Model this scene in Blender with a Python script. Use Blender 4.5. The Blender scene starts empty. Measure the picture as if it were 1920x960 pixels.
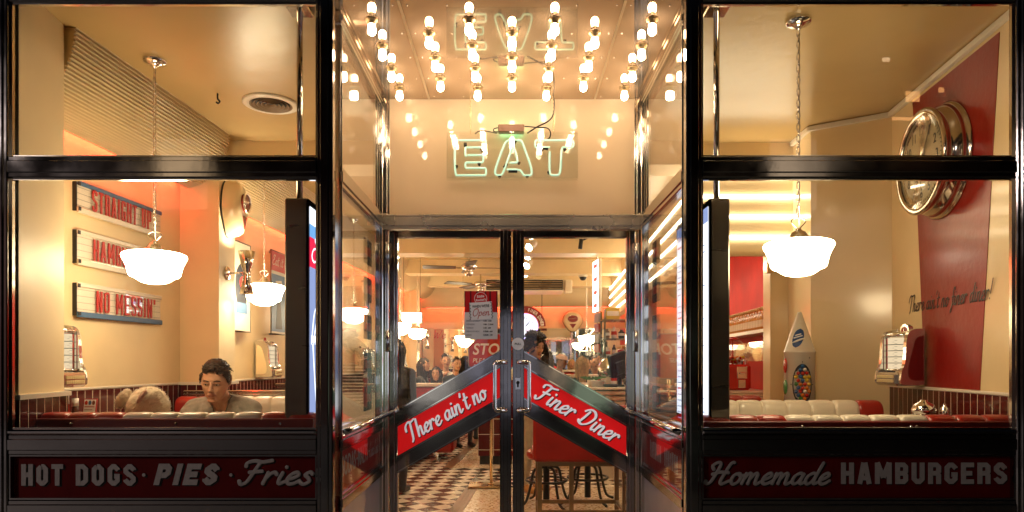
import bpy, bmesh, math, random
import numpy as np
from math import sin, cos, pi, radians as R, sqrt, atan2
from mathutils import Vector as V, Matrix as Mx, noise as mnoise

random.seed(7)
SC = bpy.context.scene
COL = SC.collection

# ------------------------------------------------------------------ camera, world, exposure
cd = bpy.data.cameras.new('camera')
cam = bpy.data.objects.new('camera', cd); COL.objects.link(cam)
cam.location = (0, 0, 1.33); cam.rotation_euler = (R(90), 0, 0)
cd.sensor_width = 36.0; cd.lens = 24.0; cd.shift_y = 200/1920; cd.clip_start = 0.05; cd.clip_end = 400
SC.camera = cam
W = bpy.data.worlds.new('World'); SC.world = W; W.use_nodes = True
wn = W.node_tree.nodes; wl = W.node_tree.links
bg = wn['Background']
sky = wn.new('ShaderNodeTexSky'); sky.sky_type = 'NISHITA'; sky.sun_disc = False
sky.sun_elevation = R(-4); sky.sun_rotation = R(200)
wl.new(sky.outputs[0], bg.inputs[0]); bg.inputs[1].default_value = 0.05
SC.view_settings.view_transform = 'Standard'; SC.view_settings.look = 'None'
SC.view_settings.exposure = 1.22; SC.view_settings.gamma = 1.0
SC.render.engine = 'CYCLES'
cy = SC.cycles
cy.use_denoising = True; cy.max_bounces = 9; cy.diffuse_bounces = 4; cy.glossy_bounces = 6
cy.transmission_bounces = 6; cy.transparent_max_bounces = 24
cy.sample_clamp_indirect = 3.5; cy.blur_glossy = .7; cy.caustics_reflective = False; cy.caustics_refractive = False

# ------------------------------------------------------------------ measuring helpers
F = 1280.0; HZ = 680.0; CZ = 1.33
def PX(px, D): return (px-960)/F*D
def PZ(py, D): return CZ-(py-HZ)/F*D
def P(px, py, D): return V((PX(px, D), D, PZ(py, D)))
YAW = -0.065                                   # the dining room lies slightly turned to the shopfront
def wall_x(D): return -2.38+.065*(D-3.6)

# ------------------------------------------------------------------ materials
MATS = {}
def mat(name, col=(.8, .8, .8), rough=.5, metal=0., coat=0., coat_rough=.05, var=0., vscale=6., bump=0., bscale=60.,
        emit=None, estr=0., spec=.5, rvar=0., sheen=0., sss=0., alpha=None, trans=0., ior=1.45):
    if name in MATS: return MATS[name]
    m = bpy.data.materials.new(name); m.use_nodes = True
    nt = m.node_tree; b = nt.nodes['Principled BSDF']
    b.inputs['Base Color'].default_value = (*col, 1); b.inputs['Roughness'].default_value = rough
    b.inputs['Metallic'].default_value = metal; b.inputs['Coat Weight'].default_value = coat
    b.inputs['Coat Roughness'].default_value = coat_rough; b.inputs['Specular IOR Level'].default_value = spec
    b.inputs['Sheen Weight'].default_value = sheen; b.inputs['Subsurface Weight'].default_value = sss
    b.inputs['Transmission Weight'].default_value = trans; b.inputs['IOR'].default_value = ior
    if emit: b.inputs['Emission Color'].default_value = (*emit, 1); b.inputs['Emission Strength'].default_value = estr
    tc = None
    if var or bump or rvar:
        tc = nt.nodes.new('ShaderNodeTexCoord')
    if var:
        n = nt.nodes.new('ShaderNodeTexNoise'); n.inputs['Scale'].default_value = vscale; n.inputs['Detail'].default_value = 6
        mr = nt.nodes.new('ShaderNodeMapRange'); mr.inputs['From Min'].default_value = .3; mr.inputs['From Max'].default_value = .7
        mr.inputs['To Min'].default_value = 1-var; mr.inputs['To Max'].default_value = 1+var
        mx = nt.nodes.new('ShaderNodeVectorMath'); mx.operation = 'SCALE'; mx.inputs[0].default_value = col
        nt.links.new(tc.outputs['Object'], n.inputs['Vector']); nt.links.new(n.outputs['Fac'], mr.inputs['Value'])
        nt.links.new(mr.outputs[0], mx.inputs['Scale']); nt.links.new(mx.outputs[0], b.inputs['Base Color'])
    if rvar:
        n = nt.nodes.new('ShaderNodeTexNoise'); n.inputs['Scale'].default_value = vscale*.7; n.inputs['Detail'].default_value = 5
        mr = nt.nodes.new('ShaderNodeMapRange'); mr.inputs['From Min'].default_value = .3; mr.inputs['From Max'].default_value = .7
        mr.inputs['To Min'].default_value = max(.01, rough-rvar); mr.inputs['To Max'].default_value = rough+rvar
        nt.links.new(tc.outputs['Object'], n.inputs['Vector']); nt.links.new(n.outputs['Fac'], mr.inputs['Value'])
        nt.links.new(mr.outputs[0], b.inputs['Roughness'])
    if bump:
        n = nt.nodes.new('ShaderNodeTexNoise'); n.inputs['Scale'].default_value = bscale; n.inputs['Detail'].default_value = 4
        bp = nt.nodes.new('ShaderNodeBump'); bp.inputs['Strength'].default_value = bump; bp.inputs['Distance'].default_value = .01
        nt.links.new(tc.outputs['Object'], n.inputs['Vector']); nt.links.new(n.outputs['Fac'], bp.inputs['Height'])
        nt.links.new(bp.outputs[0], b.inputs['Normal'])
    MATS[name] = m
    return m

def emis(name, col, s, sample=True):
    if name in MATS: return MATS[name]
    m = bpy.data.materials.new(name); m.use_nodes = True; nt = m.node_tree; nt.nodes.clear()
    e = nt.nodes.new('ShaderNodeEmission'); e.inputs[0].default_value = (*col, 1); e.inputs[1].default_value = s
    o = nt.nodes.new('ShaderNodeOutputMaterial'); nt.links.new(e.outputs[0], o.inputs[0]); MATS[name] = m
    if not sample: m.cycles.emission_sampling = 'NONE'
    return m

def thin_glass(name, tint=(1, 1, 1), f0=.04, rough=0.0, dirt=0.):
    m = bpy.data.materials.new(name); m.use_nodes = True; nt = m.node_tree; nt.nodes.clear()
    N = nt.nodes.new; L = nt.links.new
    lw = N('ShaderNodeLayerWeight'); lw.inputs['Blend'].default_value = .5
    pw = N('ShaderNodeMath'); pw.operation = 'POWER'; pw.inputs[1].default_value = 5
    ma = N('ShaderNodeMath'); ma.operation = 'MULTIPLY_ADD'; ma.inputs[1].default_value = 1-f0; ma.inputs[2].default_value = f0
    L(lw.outputs['Facing'], pw.inputs[0]); L(pw.outputs[0], ma.inputs[0])
    t = N('ShaderNodeBsdfTransparent'); t.inputs[0].default_value = (*tint, 1)
    g = N('ShaderNodeBsdfGlossy'); g.inputs['Roughness'].default_value = rough; g.inputs[0].default_value = (1, 1, 1, 1)
    mx = N('ShaderNodeMixShader'); L(ma.outputs[0], mx.inputs[0]); L(t.outputs[0], mx.inputs[1]); L(g.outputs[0], mx.inputs[2])
    o = N('ShaderNodeOutputMaterial'); L(mx.outputs[0], o.inputs[0])
    MATS[name] = m
    return m

def tile_mat(name, col, grout, w, h, mortar=.003, rough=.08, coat=.5, offset=0., var=.15):
    m = bpy.data.materials.new(name); m.use_nodes = True; nt = m.node_tree; b = nt.nodes['Principled BSDF']
    N = nt.nodes.new; L = nt.links.new
    uv = N('ShaderNodeUVMap'); br = N('ShaderNodeTexBrick'); br.offset = offset; br.squash = 1.0
    br.inputs['Color1'].default_value = (*col, 1); br.inputs['Color2'].default_value = (*[c*(1-var) for c in col], 1)
    br.inputs['Mortar'].default_value = (*grout, 1); br.inputs['Scale'].default_value = 1.0
    br.inputs['Mortar Size'].default_value = mortar; br.inputs['Mortar Smooth'].default_value = .1
    br.inputs['Brick Width'].default_value = w; br.inputs['Row Height'].default_value = h
    L(uv.outputs[0], br.inputs['Vector']); L(br.outputs['Color'], b.inputs['Base Color'])
    mr = N('ShaderNodeMapRange'); mr.inputs['To Min'].default_value = rough; mr.inputs['To Max'].default_value = .7
    L(br.outputs['Fac'], mr.inputs['Value']); L(mr.outputs[0], b.inputs['Roughness'])
    bp = N('ShaderNodeBump'); bp.invert = True; bp.inputs['Strength'].default_value = .4; bp.inputs['Distance'].default_value = .003
    L(br.outputs['Fac'], bp.inputs['Height']); L(bp.outputs[0], b.inputs['Normal'])
    MATS[name] = m
    return m

def checker_mat(name, c1, c2, size):
    m = bpy.data.materials.new(name); m.use_nodes = True; nt = m.node_tree; b = nt.nodes['Principled BSDF']
    N = nt.nodes.new; L = nt.links.new
    tc = N('ShaderNodeTexCoord'); mp = N('ShaderNodeMapping'); mp.inputs['Rotation'].default_value = (0, 0, R(45)-YAW)
    mp.inputs['Location'].default_value = (0, 0, .31)
    ck = N('ShaderNodeTexChecker'); ck.inputs['Scale'].default_value = 1/size
    ck.inputs['Color1'].default_value = (*c1, 1); ck.inputs['Color2'].default_value = (*c2, 1)
    L(tc.outputs['Object'], mp.inputs[0]); L(mp.outputs[0], ck.inputs['Vector'])
    n = N('ShaderNodeTexNoise'); n.inputs['Scale'].default_value = 9; n.inputs['Detail'].default_value = 6
    L(tc.outputs['Object'], n.inputs['Vector'])
    mr = N('ShaderNodeMapRange'); mr.inputs['To Min'].default_value = .75; mr.inputs['To Max'].default_value = 1.15
    L(n.outputs['Fac'], mr.inputs['Value'])
    vm = N('ShaderNodeVectorMath'); vm.operation = 'SCALE'; L(ck.outputs['Color'], vm.inputs[0]); L(mr.outputs[0], vm.inputs['Scale'])
    L(vm.outputs[0], b.inputs['Base Color'])
    mr2 = N('ShaderNodeMapRange'); mr2.inputs['To Min'].default_value = .12; mr2.inputs['To Max'].default_value = .38
    L(n.outputs['Fac'], mr2.inputs['Value']); L(mr2.outputs[0], b.inputs['Roughness'])
    MATS[name] = m
    return m

def speckle_mat(name, cols, scale, rough=.25):
    m = bpy.data.materials.new(name); m.use_nodes = True; nt = m.node_tree; b = nt.nodes['Principled BSDF']
    N = nt.nodes.new; L = nt.links.new
    tc = N('ShaderNodeTexCoord'); vo = N('ShaderNodeTexVoronoi'); vo.inputs['Scale'].default_value = scale
    L(tc.outputs['Object'], vo.inputs['Vector'])
    sp = N('ShaderNodeSeparateColor'); L(vo.outputs['Color'], sp.inputs[0])
    cr = N('ShaderNodeValToRGB'); cr.color_ramp.interpolation = 'CONSTANT'
    els = cr.color_ramp.elements
    while len(els) < len(cols): els.new(.5)
    for i, (p, c) in enumerate(cols): els[i].position = p; els[i].color = (*c, 1)
    L(sp.outputs[0], cr.inputs[0]); L(cr.outputs[0], b.inputs['Base Color']); b.inputs['Roughness'].default_value = rough
    MATS[name] = m
    return m

def stripe_mat(name, c1, c2, pitch, frac=.35, rough=.9, axis='Z'):
    m = bpy.data.materials.new(name); m.use_nodes = True; nt = m.node_tree; b = nt.nodes['Principled BSDF']
    N = nt.nodes.new; L = nt.links.new
    tc = N('ShaderNodeTexCoord'); sx = N('ShaderNodeSeparateXYZ'); L(tc.outputs['Object'], sx.inputs[0])
    d = N('ShaderNodeMath'); d.operation = 'DIVIDE'; d.inputs[1].default_value = pitch; L(sx.outputs[axis], d.inputs[0])
    f = N('ShaderNodeMath'); f.operation = 'FRACT'; L(d.outputs[0], f.inputs[0])
    g = N('ShaderNodeMath'); g.operation = 'LESS_THAN'; g.inputs[1].default_value = frac; L(f.outputs[0], g.inputs[0])
    mx = N('ShaderNodeMix'); mx.data_type = 'RGBA'; mx.inputs['A'].default_value = (*c1, 1); mx.inputs['B'].default_value = (*c2, 1)
    L(g.outputs[0], mx.inputs['Factor']); L(mx.outputs['Result'], b.inputs['Base Color']); b.inputs['Roughness'].default_value = rough
    MATS[name] = m
    return m

def brushed(name, col, rough=.22, stretch=(1, 1, 60), metal=1.):
    m = bpy.data.materials.new(name); m.use_nodes = True; nt = m.node_tree; b = nt.nodes['Principled BSDF']
    b.inputs['Base Color'].default_value = (*col, 1); b.inputs['Metallic'].default_value = metal
    N = nt.nodes.new; L = nt.links.new
    tc = N('ShaderNodeTexCoord'); mp = N('ShaderNodeMapping'); mp.inputs['Scale'].default_value = stretch
    n = N('ShaderNodeTexNoise'); n.inputs['Scale'].default_value = 5; n.inputs['Detail'].default_value = 5
    L(tc.outputs['Object'], mp.inputs[0]); L(mp.outputs[0], n.inputs['Vector'])
    mr = N('ShaderNodeMapRange'); mr.inputs['To Min'].default_value = rough*.55; mr.inputs['To Max'].default_value = rough*1.6
    L(n.outputs['Fac'], mr.inputs['Value']); L(mr.outputs[0], b.inputs['Roughness'])
    MATS[name] = m
    return m

chrome = mat('polished_chrome', (.82, .80, .77), .06, 1., rvar=.04, vscale=8)
steel = mat('dark_polished_steel', (.40, .38, .37), .10, 1., rvar=.05, vscale=7, bump=.06, bscale=5)
steel_bright = mat('bright_polished_steel', (.68, .65, .6), .12, 1., rvar=.06, vscale=6, bump=.05, bscale=4)
steel_brushed = brushed('brushed_steel', (.15, .125, .10), .3, (1, 1, 7))
steel_satin = mat('satin_steel', (.74, .63, .50), .24, .8, rvar=.08, vscale=4)
brass = mat('old_brass', (.55, .4, .22), .3, 1., rvar=.1)
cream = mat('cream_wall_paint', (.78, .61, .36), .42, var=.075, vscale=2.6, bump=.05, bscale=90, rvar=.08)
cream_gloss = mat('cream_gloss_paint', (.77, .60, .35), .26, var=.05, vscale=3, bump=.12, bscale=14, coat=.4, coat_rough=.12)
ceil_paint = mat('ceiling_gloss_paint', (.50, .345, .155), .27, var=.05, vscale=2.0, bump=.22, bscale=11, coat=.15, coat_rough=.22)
canopy_mat = mat('canopy_polished_sheet', (.58, .45, .33), .035, .74, var=.02, vscale=3, bump=.012, bscale=2.5)
fan_mat = mat('fanlight_gloss_panel', (.80, .66, .48), .5, coat=1., coat_rough=.012, spec=.2, var=.03, vscale=2)
# opal_fan: the panel lets some of the dining room's light through
_nt = fan_mat.node_tree; _b = _nt.nodes['Principled BSDF']; _o = [n for n in _nt.nodes if n.type == 'OUTPUT_MATERIAL'][0]
_t = _nt.nodes.new('ShaderNodeBsdfTranslucent'); _t.inputs[0].default_value = (.95, .84, .64, 1)
_m = _nt.nodes.new('ShaderNodeMixShader'); _m.inputs[0].default_value = .5
_nt.links.new(_b.outputs[0], _m.inputs[1]); _nt.links.new(_t.outputs[0], _m.inputs[2]); _nt.links.new(_m.outputs[0], _o.inputs[0])
cove_mat = mat('cove_ribbed_cream', (.68, .54, .33), .3, coat=.25, coat_rough=.1, var=.04, vscale=4)
white_paint = mat('white_trim_paint', (.74, .68, .58), .3, var=.03, vscale=8)
marble = mat('pale_stone_panel', (.56, .50, .53), .16, var=.08, vscale=5, coat=.4)
dark_red = mat('dark_red_sign_board', (.13, .004, .004), .55, spec=.15, var=.12, vscale=14)
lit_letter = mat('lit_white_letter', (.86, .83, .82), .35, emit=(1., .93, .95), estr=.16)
juke_chrome = mat('jukebox_chrome', (.74, .71, .66), .12, .9)
letter_grey = mat('grey_painted_letter', (.50, .45, .43), .45, var=.08, vscale=60)
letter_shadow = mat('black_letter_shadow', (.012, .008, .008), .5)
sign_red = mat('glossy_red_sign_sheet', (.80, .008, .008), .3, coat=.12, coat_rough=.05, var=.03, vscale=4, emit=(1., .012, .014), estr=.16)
white_letter = mat('white_vinyl_letter', (.86, .83, .82), .35)
black_paint = mat('black_paint', (.012, .012, .013), .35, var=.2, vscale=12)
black_matt = mat('black_matt', (.02, .02, .021), .7)
red_letter = mat('red_acrylic_letter', (.46, .022, .012), .42)
board_white = mat('letterboard_white', (.72, .64, .53), .3, var=.03)
board_blue = mat('letterboard_blue', (.05, .13, .26), .35)
board_line = mat('letterboard_groove', (.34, .30, .25), .5)
vinyl_red = mat('red_vinyl', (.36, .022, .012), .3, coat=.25, coat_rough=.2, var=.12, vscale=10, bump=.12, bscale=160)
vinyl_cream = mat('cream_vinyl', (.75, .66, .52), .32, coat=.2, coat_rough=.2, var=.05, vscale=10, bump=.12, bscale=160)
vinyl_back = mat('oxblood_vinyl_back', (.17, .012, .009), .4, var=.15, vscale=8, bump=.1, bscale=120)
wall_red = mat('red_gloss_wall_paint', (.50, .018, .007), .6, var=.2, vscale=3, bump=.14, bscale=22, spec=.2)
globe_mat = emis('lit_opal_glass', (1., .785, .47), 14.0)
bulb_mat = emis('lit_bulb_glass', (1., .74, .48), 32.0)
led_mat = emis('lit_strip', (1., .86, .60), 8.0)
spot_mat = emis('lit_spot_lens', (1., .86, .62), 130.0)
cove_light = emis('lit_orange_tube', (1., .036, .018), 24.0)
neon_mint = mat('mint_neon_glass', (.6, .82, .70), .15, coat=.5, emit=(.55, 1., .72), estr=.26)
neon_red = emis('lit_red_neon', (1., .05, .03), 2.2, False)
neon_violet = emis('lit_violet_neon', (.45, .35, 1.), 2.4, False)
screen_white = emis('lit_screen_white', (.82, .88, 1.), .95)
screen_blue = emis('lit_screen_blue', (.14, .34, .66), .7)
screen_red = emis('lit_screen_red', (.62, .02, .06), .75)
screen_navy = emis('lit_screen_navy', (.22, .28, .50), .7)
lit_card = emis('lit_card_paper', (1., .78, .5), .42, False)
lightbox = emis('lit_sign_face', (.9, .92, 1.), 4.0)
glass = thin_glass('window_glass', (.985, .985, .975))
glass_side = thin_glass('side_glass', (.94, .95, .95), f0=.06)
glass_clear = thin_glass('thin_clear_glass', (.97, .97, .97))
acrylic = thin_glass('acrylic_sheet', (.985, .99, .98), f0=.04, rough=.02)
mirror_mat = mat('mirror_glass', (.80, .78, .72), .015, 1.)
tile_red = tile_mat('oxblood_wall_tile', (.085, .010, .008), (.62, .55, .40), .062, .20, .0022)
tile_square = tile_mat('oxblood_square_tile', (.085, .008, .008), (.62, .58, .5), .2, .2, .004)
wood = mat('brown_wood_strip', (.20, .115, .055), .35, var=.2, vscale=20)
asphalt = mat('asphalt', (.05, .05, .052), .85, var=.2, vscale=8, bump=.3)
paving = mat('street_paving', (.16, .155, .15), .7, var=.15, vscale=5, bump=.2)

# ------------------------------------------------------------------ object helpers
def world(o):
    m = o.matrix_parent_inverse @ o.matrix_basis
    return world(o.parent) @ m if o.parent else o.matrix_basis.copy()
def tag(o, label=None, cat=None, group=None, kind=None):
    if label: o['label'] = label
    if cat: o['category'] = cat
    if group: o['group'] = group
    if kind: o['kind'] = kind
    return o
def thing(name, label, cat, loc=(0, 0, 0), rotz=0., group=None):
    o = bpy.data.objects.new(name, None); COL.objects.link(o); o.empty_display_size = .05
    o.location = loc; o.rotation_euler = (0, 0, rotz)
    return tag(o, label, cat, group)
KIDS = {}
def adopt(o, parent):
    if parent is not None:
        inv = world(parent).inverted(); o.parent = parent; o.matrix_parent_inverse = inv
        KIDS.setdefault(parent.name, []).append(o)
def dup(o, parent=None):
    c = o.copy(); COL.objects.link(c)
    if parent is not None:
        c.parent = parent; KIDS.setdefault(parent.name, []).append(c)
    for ch in KIDS.get(o.name, []): dup(ch, c)
    return c
def place(o, loc, rotz=0., label=None, scale=None):
    o.location = loc; o.rotation_euler = (0, 0, rotz)
    if label: o['label'] = label
    if scale: o.scale = (scale,)*3
    return o

def frame(origin, right, up):
    r = V(right).normalized(); u = V(up); u = (u-r*u.dot(r)).normalized(); n = r.cross(u)
    return Mx(((r.x, u.x, n.x, origin[0]), (r.y, u.y, n.y, origin[1]), (r.z, u.z, n.z, origin[2]), (0, 0, 0, 1)))

class MB:
    def __init__(s): s.v = []; s.f = []; s.mi = []; s.sm = []; s.uv = {}
    def add(s, vs, fs, mi=0, sm=False, M=None):
        o = len(s.v)
        for p in vs:
            p = V(p); s.v.append(tuple(M @ p) if M is not None else tuple(p))
        for f in fs: s.f.append([i+o for i in f]); s.mi.append(mi); s.sm.append(sm)
        return s
    def quad(s, pts, mi=0, uv=None):
        if uv: s.uv[len(s.f)] = uv
        return s.add(pts, [(0, 1, 2, 3)], mi)
    def box(s, a, b, mi=0, M=None, bev=0.):
        x0, x1 = sorted((a[0], b[0])); y0, y1 = sorted((a[1], b[1])); z0, z1 = sorted((a[2], b[2]))
        if bev > 0:
            bev = min(bev, (x1-x0)*.45, (y1-y0)*.45, (z1-z0)*.45)
            vs = []; fs = []
            X = (x0, x1); Y = (y0, y1); Z = (z0, z1); idx = {}
            for i in (0, 1):
                for j in (0, 1):
                    for k in (0, 1):
                        sx = bev*(1-2*i); sy = bev*(1-2*j); sz = bev*(1-2*k)
                        idx[i, j, k, 0] = len(vs); vs.append((X[i], Y[j]+sy, Z[k]+sz))
                        idx[i, j, k, 1] = len(vs); vs.append((X[i]+sx, Y[j], Z[k]+sz))
                        idx[i, j, k, 2] = len(vs); vs.append((X[i]+sx, Y[j]+sy, Z[k]))
            g = lambda i, j, k, a: idx[i, j, k, a]
            for i in (0, 1):
                q = [g(i, 0, 0, 0), g(i, 1, 0, 0), g(i, 1, 1, 0), g(i, 0, 1, 0)]; fs.append(q if i else q[::-1])
                q = [g(0, i, 0, 1), g(0, i, 1, 1), g(1, i, 1, 1), g(1, i, 0, 1)]; fs.append(q if i else q[::-1])
                q = [g(0, 0, i, 2), g(1, 0, i, 2), g(1, 1, i, 2), g(0, 1, i, 2)]; fs.append(q if i else q[::-1])
            for a in (0, 1):
                for b_ in (0, 1):
                    fs.append([g(0, a, b_, 1), g(1, a, b_, 1), g(1, a, b_, 2), g(0, a, b_, 2)])
                    fs.append([g(a, 0, b_, 0), g(a, 1, b_, 0), g(a, 1, b_, 2), g(a, 0, b_, 2)])
                    fs.append([g(a, b_, 0, 0), g(a, b_, 1, 0), g(a, b_, 1, 1), g(a, b_, 0, 1)])
                    for c in (0, 1): pass
            for i in (0, 1):
                for j in (0, 1):
                    for k in (0, 1): fs.append([g(i, j, k, 0), g(i, j, k, 1), g(i, j, k, 2)])
            bm = bmesh.new(); bv = [bm.verts.new(p) for p in vs]
            for f in fs: bm.faces.new([bv[i] for i in f])
            bmesh.ops.recalc_face_normals(bm, faces=bm.faces); bm.verts.index_update()
            vs = [tuple(p.co) for p in bm.verts]; fs = [[p.index for p in f.verts] for f in bm.faces]; bm.free()
            return s.add(vs, fs, mi, False, M)
        vs = [(x0, y0, z0), (x1, y0, z0), (x1, y1, z0), (x0, y1, z0), (x0, y0, z1), (x1, y0, z1), (x1, y1, z1), (x0, y1, z1)]
        return s.add(vs, [(0, 3, 2, 1), (4, 5, 6, 7), (0, 1, 5, 4), (1, 2, 6, 5), (2, 3, 7, 6), (3, 0, 4, 7)], mi, False, M)
    def prism(s, poly, h, mi=0, M=None, z0=0., sm=False):
        n = len(poly)
        vs = [(x, y, z0) for x, y in poly]+[(x, y, z0+h) for x, y in poly]
        fs = [list(range(n))[::-1], [n+i for i in range(n)]]+[[i, (i+1) % n, n+(i+1) % n, n+i] for i in range(n)]
        return s.add(vs, fs, mi, sm, M)
    def lathe(s, prof, seg=24, mi=0, M=None, sm=True, cap=True):
        vs = []; fs = []; n = len(prof)
        for r, z in prof:
            for k in range(seg):
                a = 2*pi*k/seg; vs.append((r*cos(a), r*sin(a), z))
        for i in range(n-1):
            for k in range(seg):
                k2 = (k+1) % seg; fs.append([i*seg+k, i*seg+k2, (i+1)*seg+k2, (i+1)*seg+k])
        if cap and not all(abs(z-prof[0][1]) < 1e-9 for r, z in prof):
            if prof[0][0] > 1e-6: fs.append([k for k in range(seg)][::-1])
            if prof[-1][0] > 1e-6: fs.append([(n-1)*seg+k for k in range(seg)])
        return s.add(vs, fs, mi, sm, M)
    def tube(s, pts, r, seg=8, mi=0, M=None, closed=False, flat=1., sm=True, cap=True, up=None):
        pts = [V(p) for p in pts]; n = len(pts); rr = r if isinstance(r, (list, tuple)) else [r]*n
        vs = []; fs = []; prev = None
        for i, p in enumerate(pts):
            a = pts[i-1] if (i > 0 or closed) else p; b = pts[(i+1) % n] if (i < n-1 or closed) else p
            t = (b-a)
            t = t.normalized() if t.length > 1e-9 else V((0, 0, 1))
            if up is not None: nx = V(up).cross(t); ref = V(up)
            else:
                ref = prev if prev is not None else (V((0, 0, 1)) if abs(t.z) < .9 else V((1, 0, 0)))
                nx = ref-t*ref.dot(t)
            if nx.length < 1e-6: nx = t.orthogonal()
            nx.normalize(); ny = t.cross(nx); prev = nx
            for k in range(seg):
                an = 2*pi*k/seg; vs.append(p+nx*cos(an)*rr[i]+ny*sin(an)*rr[i]*flat)
        m = n if closed else n-1
        for i in range(m):
            j = (i+1) % n
            for k in range(seg):
                k2 = (k+1) % seg; fs.append([i*seg+k, i*seg+k2, j*seg+k2, j*seg+k])
        if not closed and cap: fs.append(list(range(seg))[::-1]); fs.append([(n-1)*seg+k for k in range(seg)])
        return s.add(vs, fs, mi, sm, M)
    def ball(s, c, r, mi=0, seg=12, rings=8, M=None):
        r = r if isinstance(r, (tuple, list)) else (r, r, r)
        vs = []; fs = []
        for i in range(rings+1):
            th = pi*i/rings
            for k in range(seg):
                a = 2*pi*k/seg; vs.append((c[0]+r[0]*sin(th)*cos(a), c[1]+r[1]*sin(th)*sin(a), c[2]-r[2]*cos(th)))
        for i in range(rings):
            for k in range(seg):
                k2 = (k+1) % seg; fs.append([i*seg+k, i*seg+k2, (i+1)*seg+k2, (i+1)*seg+k])
        return s.add(vs, fs, mi, True, M)
    def disc(s, c, r, mi=0, seg=24, M=None):
        return s.add([(c[0]+r*cos(2*pi*k/seg), c[1]+r*sin(2*pi*k/seg), c[2]) for k in range(seg)], [list(range(seg))], mi, False, M)
    def text(s, string, size, ext=.002, off=0., shear=0., xs=1., align='LEFT', mi=0, M=None, z0=0., width=None, space=1.):
        """Block lettering from the built-in font: raised letters lying in the frame M."""
        c = bpy.data.curves.new('t', 'FONT'); c.body = string; c.size = 1.; c.extrude = ext/2/size; c.offset = off; c.shear = shear
        c.align_x = align; c.resolution_u = 4; c.space_character = space
        o = bpy.data.objects.new('t', c); COL.objects.link(o)
        me = bpy.data.meshes.new_from_object(o.evaluated_get(bpy.context.evaluated_depsgraph_get()))
        vs = [(v.co.x, v.co.y, v.co.z) for v in me.vertices]; fs = [list(p.vertices) for p in me.polygons]
        bpy.data.objects.remove(o); bpy.data.curves.remove(c); bpy.data.meshes.remove(me)
        if not vs: return s
        if width:
            x0 = min(v[0] for v in vs); x1 = max(v[0] for v in vs); xs = width/((x1-x0)*size)
            vs = [((v[0]-x0), v[1], v[2]) for v in vs]
        vs = [(x*size*xs, y*size, z*size+ext/2+z0) for x, y, z in vs]
        return s.add(vs, fs, mi, False, M)
    def build(s, name, mats, parent=None, auto=False):
        me = bpy.data.meshes.new(name); me.from_pydata(s.v, [], s.f)
        if not isinstance(mats, (list, tuple)): mats = [mats]
        for m in mats: me.materials.append(m)
        me.polygons.foreach_set('material_index', s.mi); me.polygons.foreach_set('use_smooth', s.sm)
        if s.uv:
            ul = me.uv_layers.new(name='UVMap')
            for fi, uv in s.uv.items():
                for li, c in zip(me.polygons[fi].loop_indices, uv): ul.data[li].uv = c
        me.update()
        o = bpy.data.objects.new(name, me); COL.objects.link(o); adopt(o, parent)
        return o

def cr(pts, n=6, closed=False):
    """Catmull-Rom through 2-D or 3-D points."""
    pts = [V((*p, 0)) if len(p) == 2 else V(p) for p in pts]; m = len(pts); out = []
    for i in range(m if closed else m-1):
        p0 = pts[i-1] if (i > 0 or closed) else pts[0]; p1 = pts[i]; p2 = pts[(i+1) % m]
        p3 = pts[(i+2) % m] if (i+2 < m or closed) else pts[-1]
        for k in range(n):
            t = k/n
            out.append(.5*((2*p1)+(p2-p0)*t+(2*p0-5*p1+4*p2-p3)*t*t+(3*p1-p0-3*p2+p3)*t**3))
    if not closed: out.append(pts[-1])
    return out
def chaikin(pts, it=3):
    pts = [V(p) for p in pts]
    for _ in range(it):
        q = [pts[0]]
        for a, b in zip(pts, pts[1:]): q += [a*.75+b*.25, a*.25+b*.75]
        pts = q+[pts[-1]]
    return pts
def slab(parent, name, m, a, b, bev=0.): return MB().box(a, b, bev=bev).build(name, m, parent)

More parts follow.
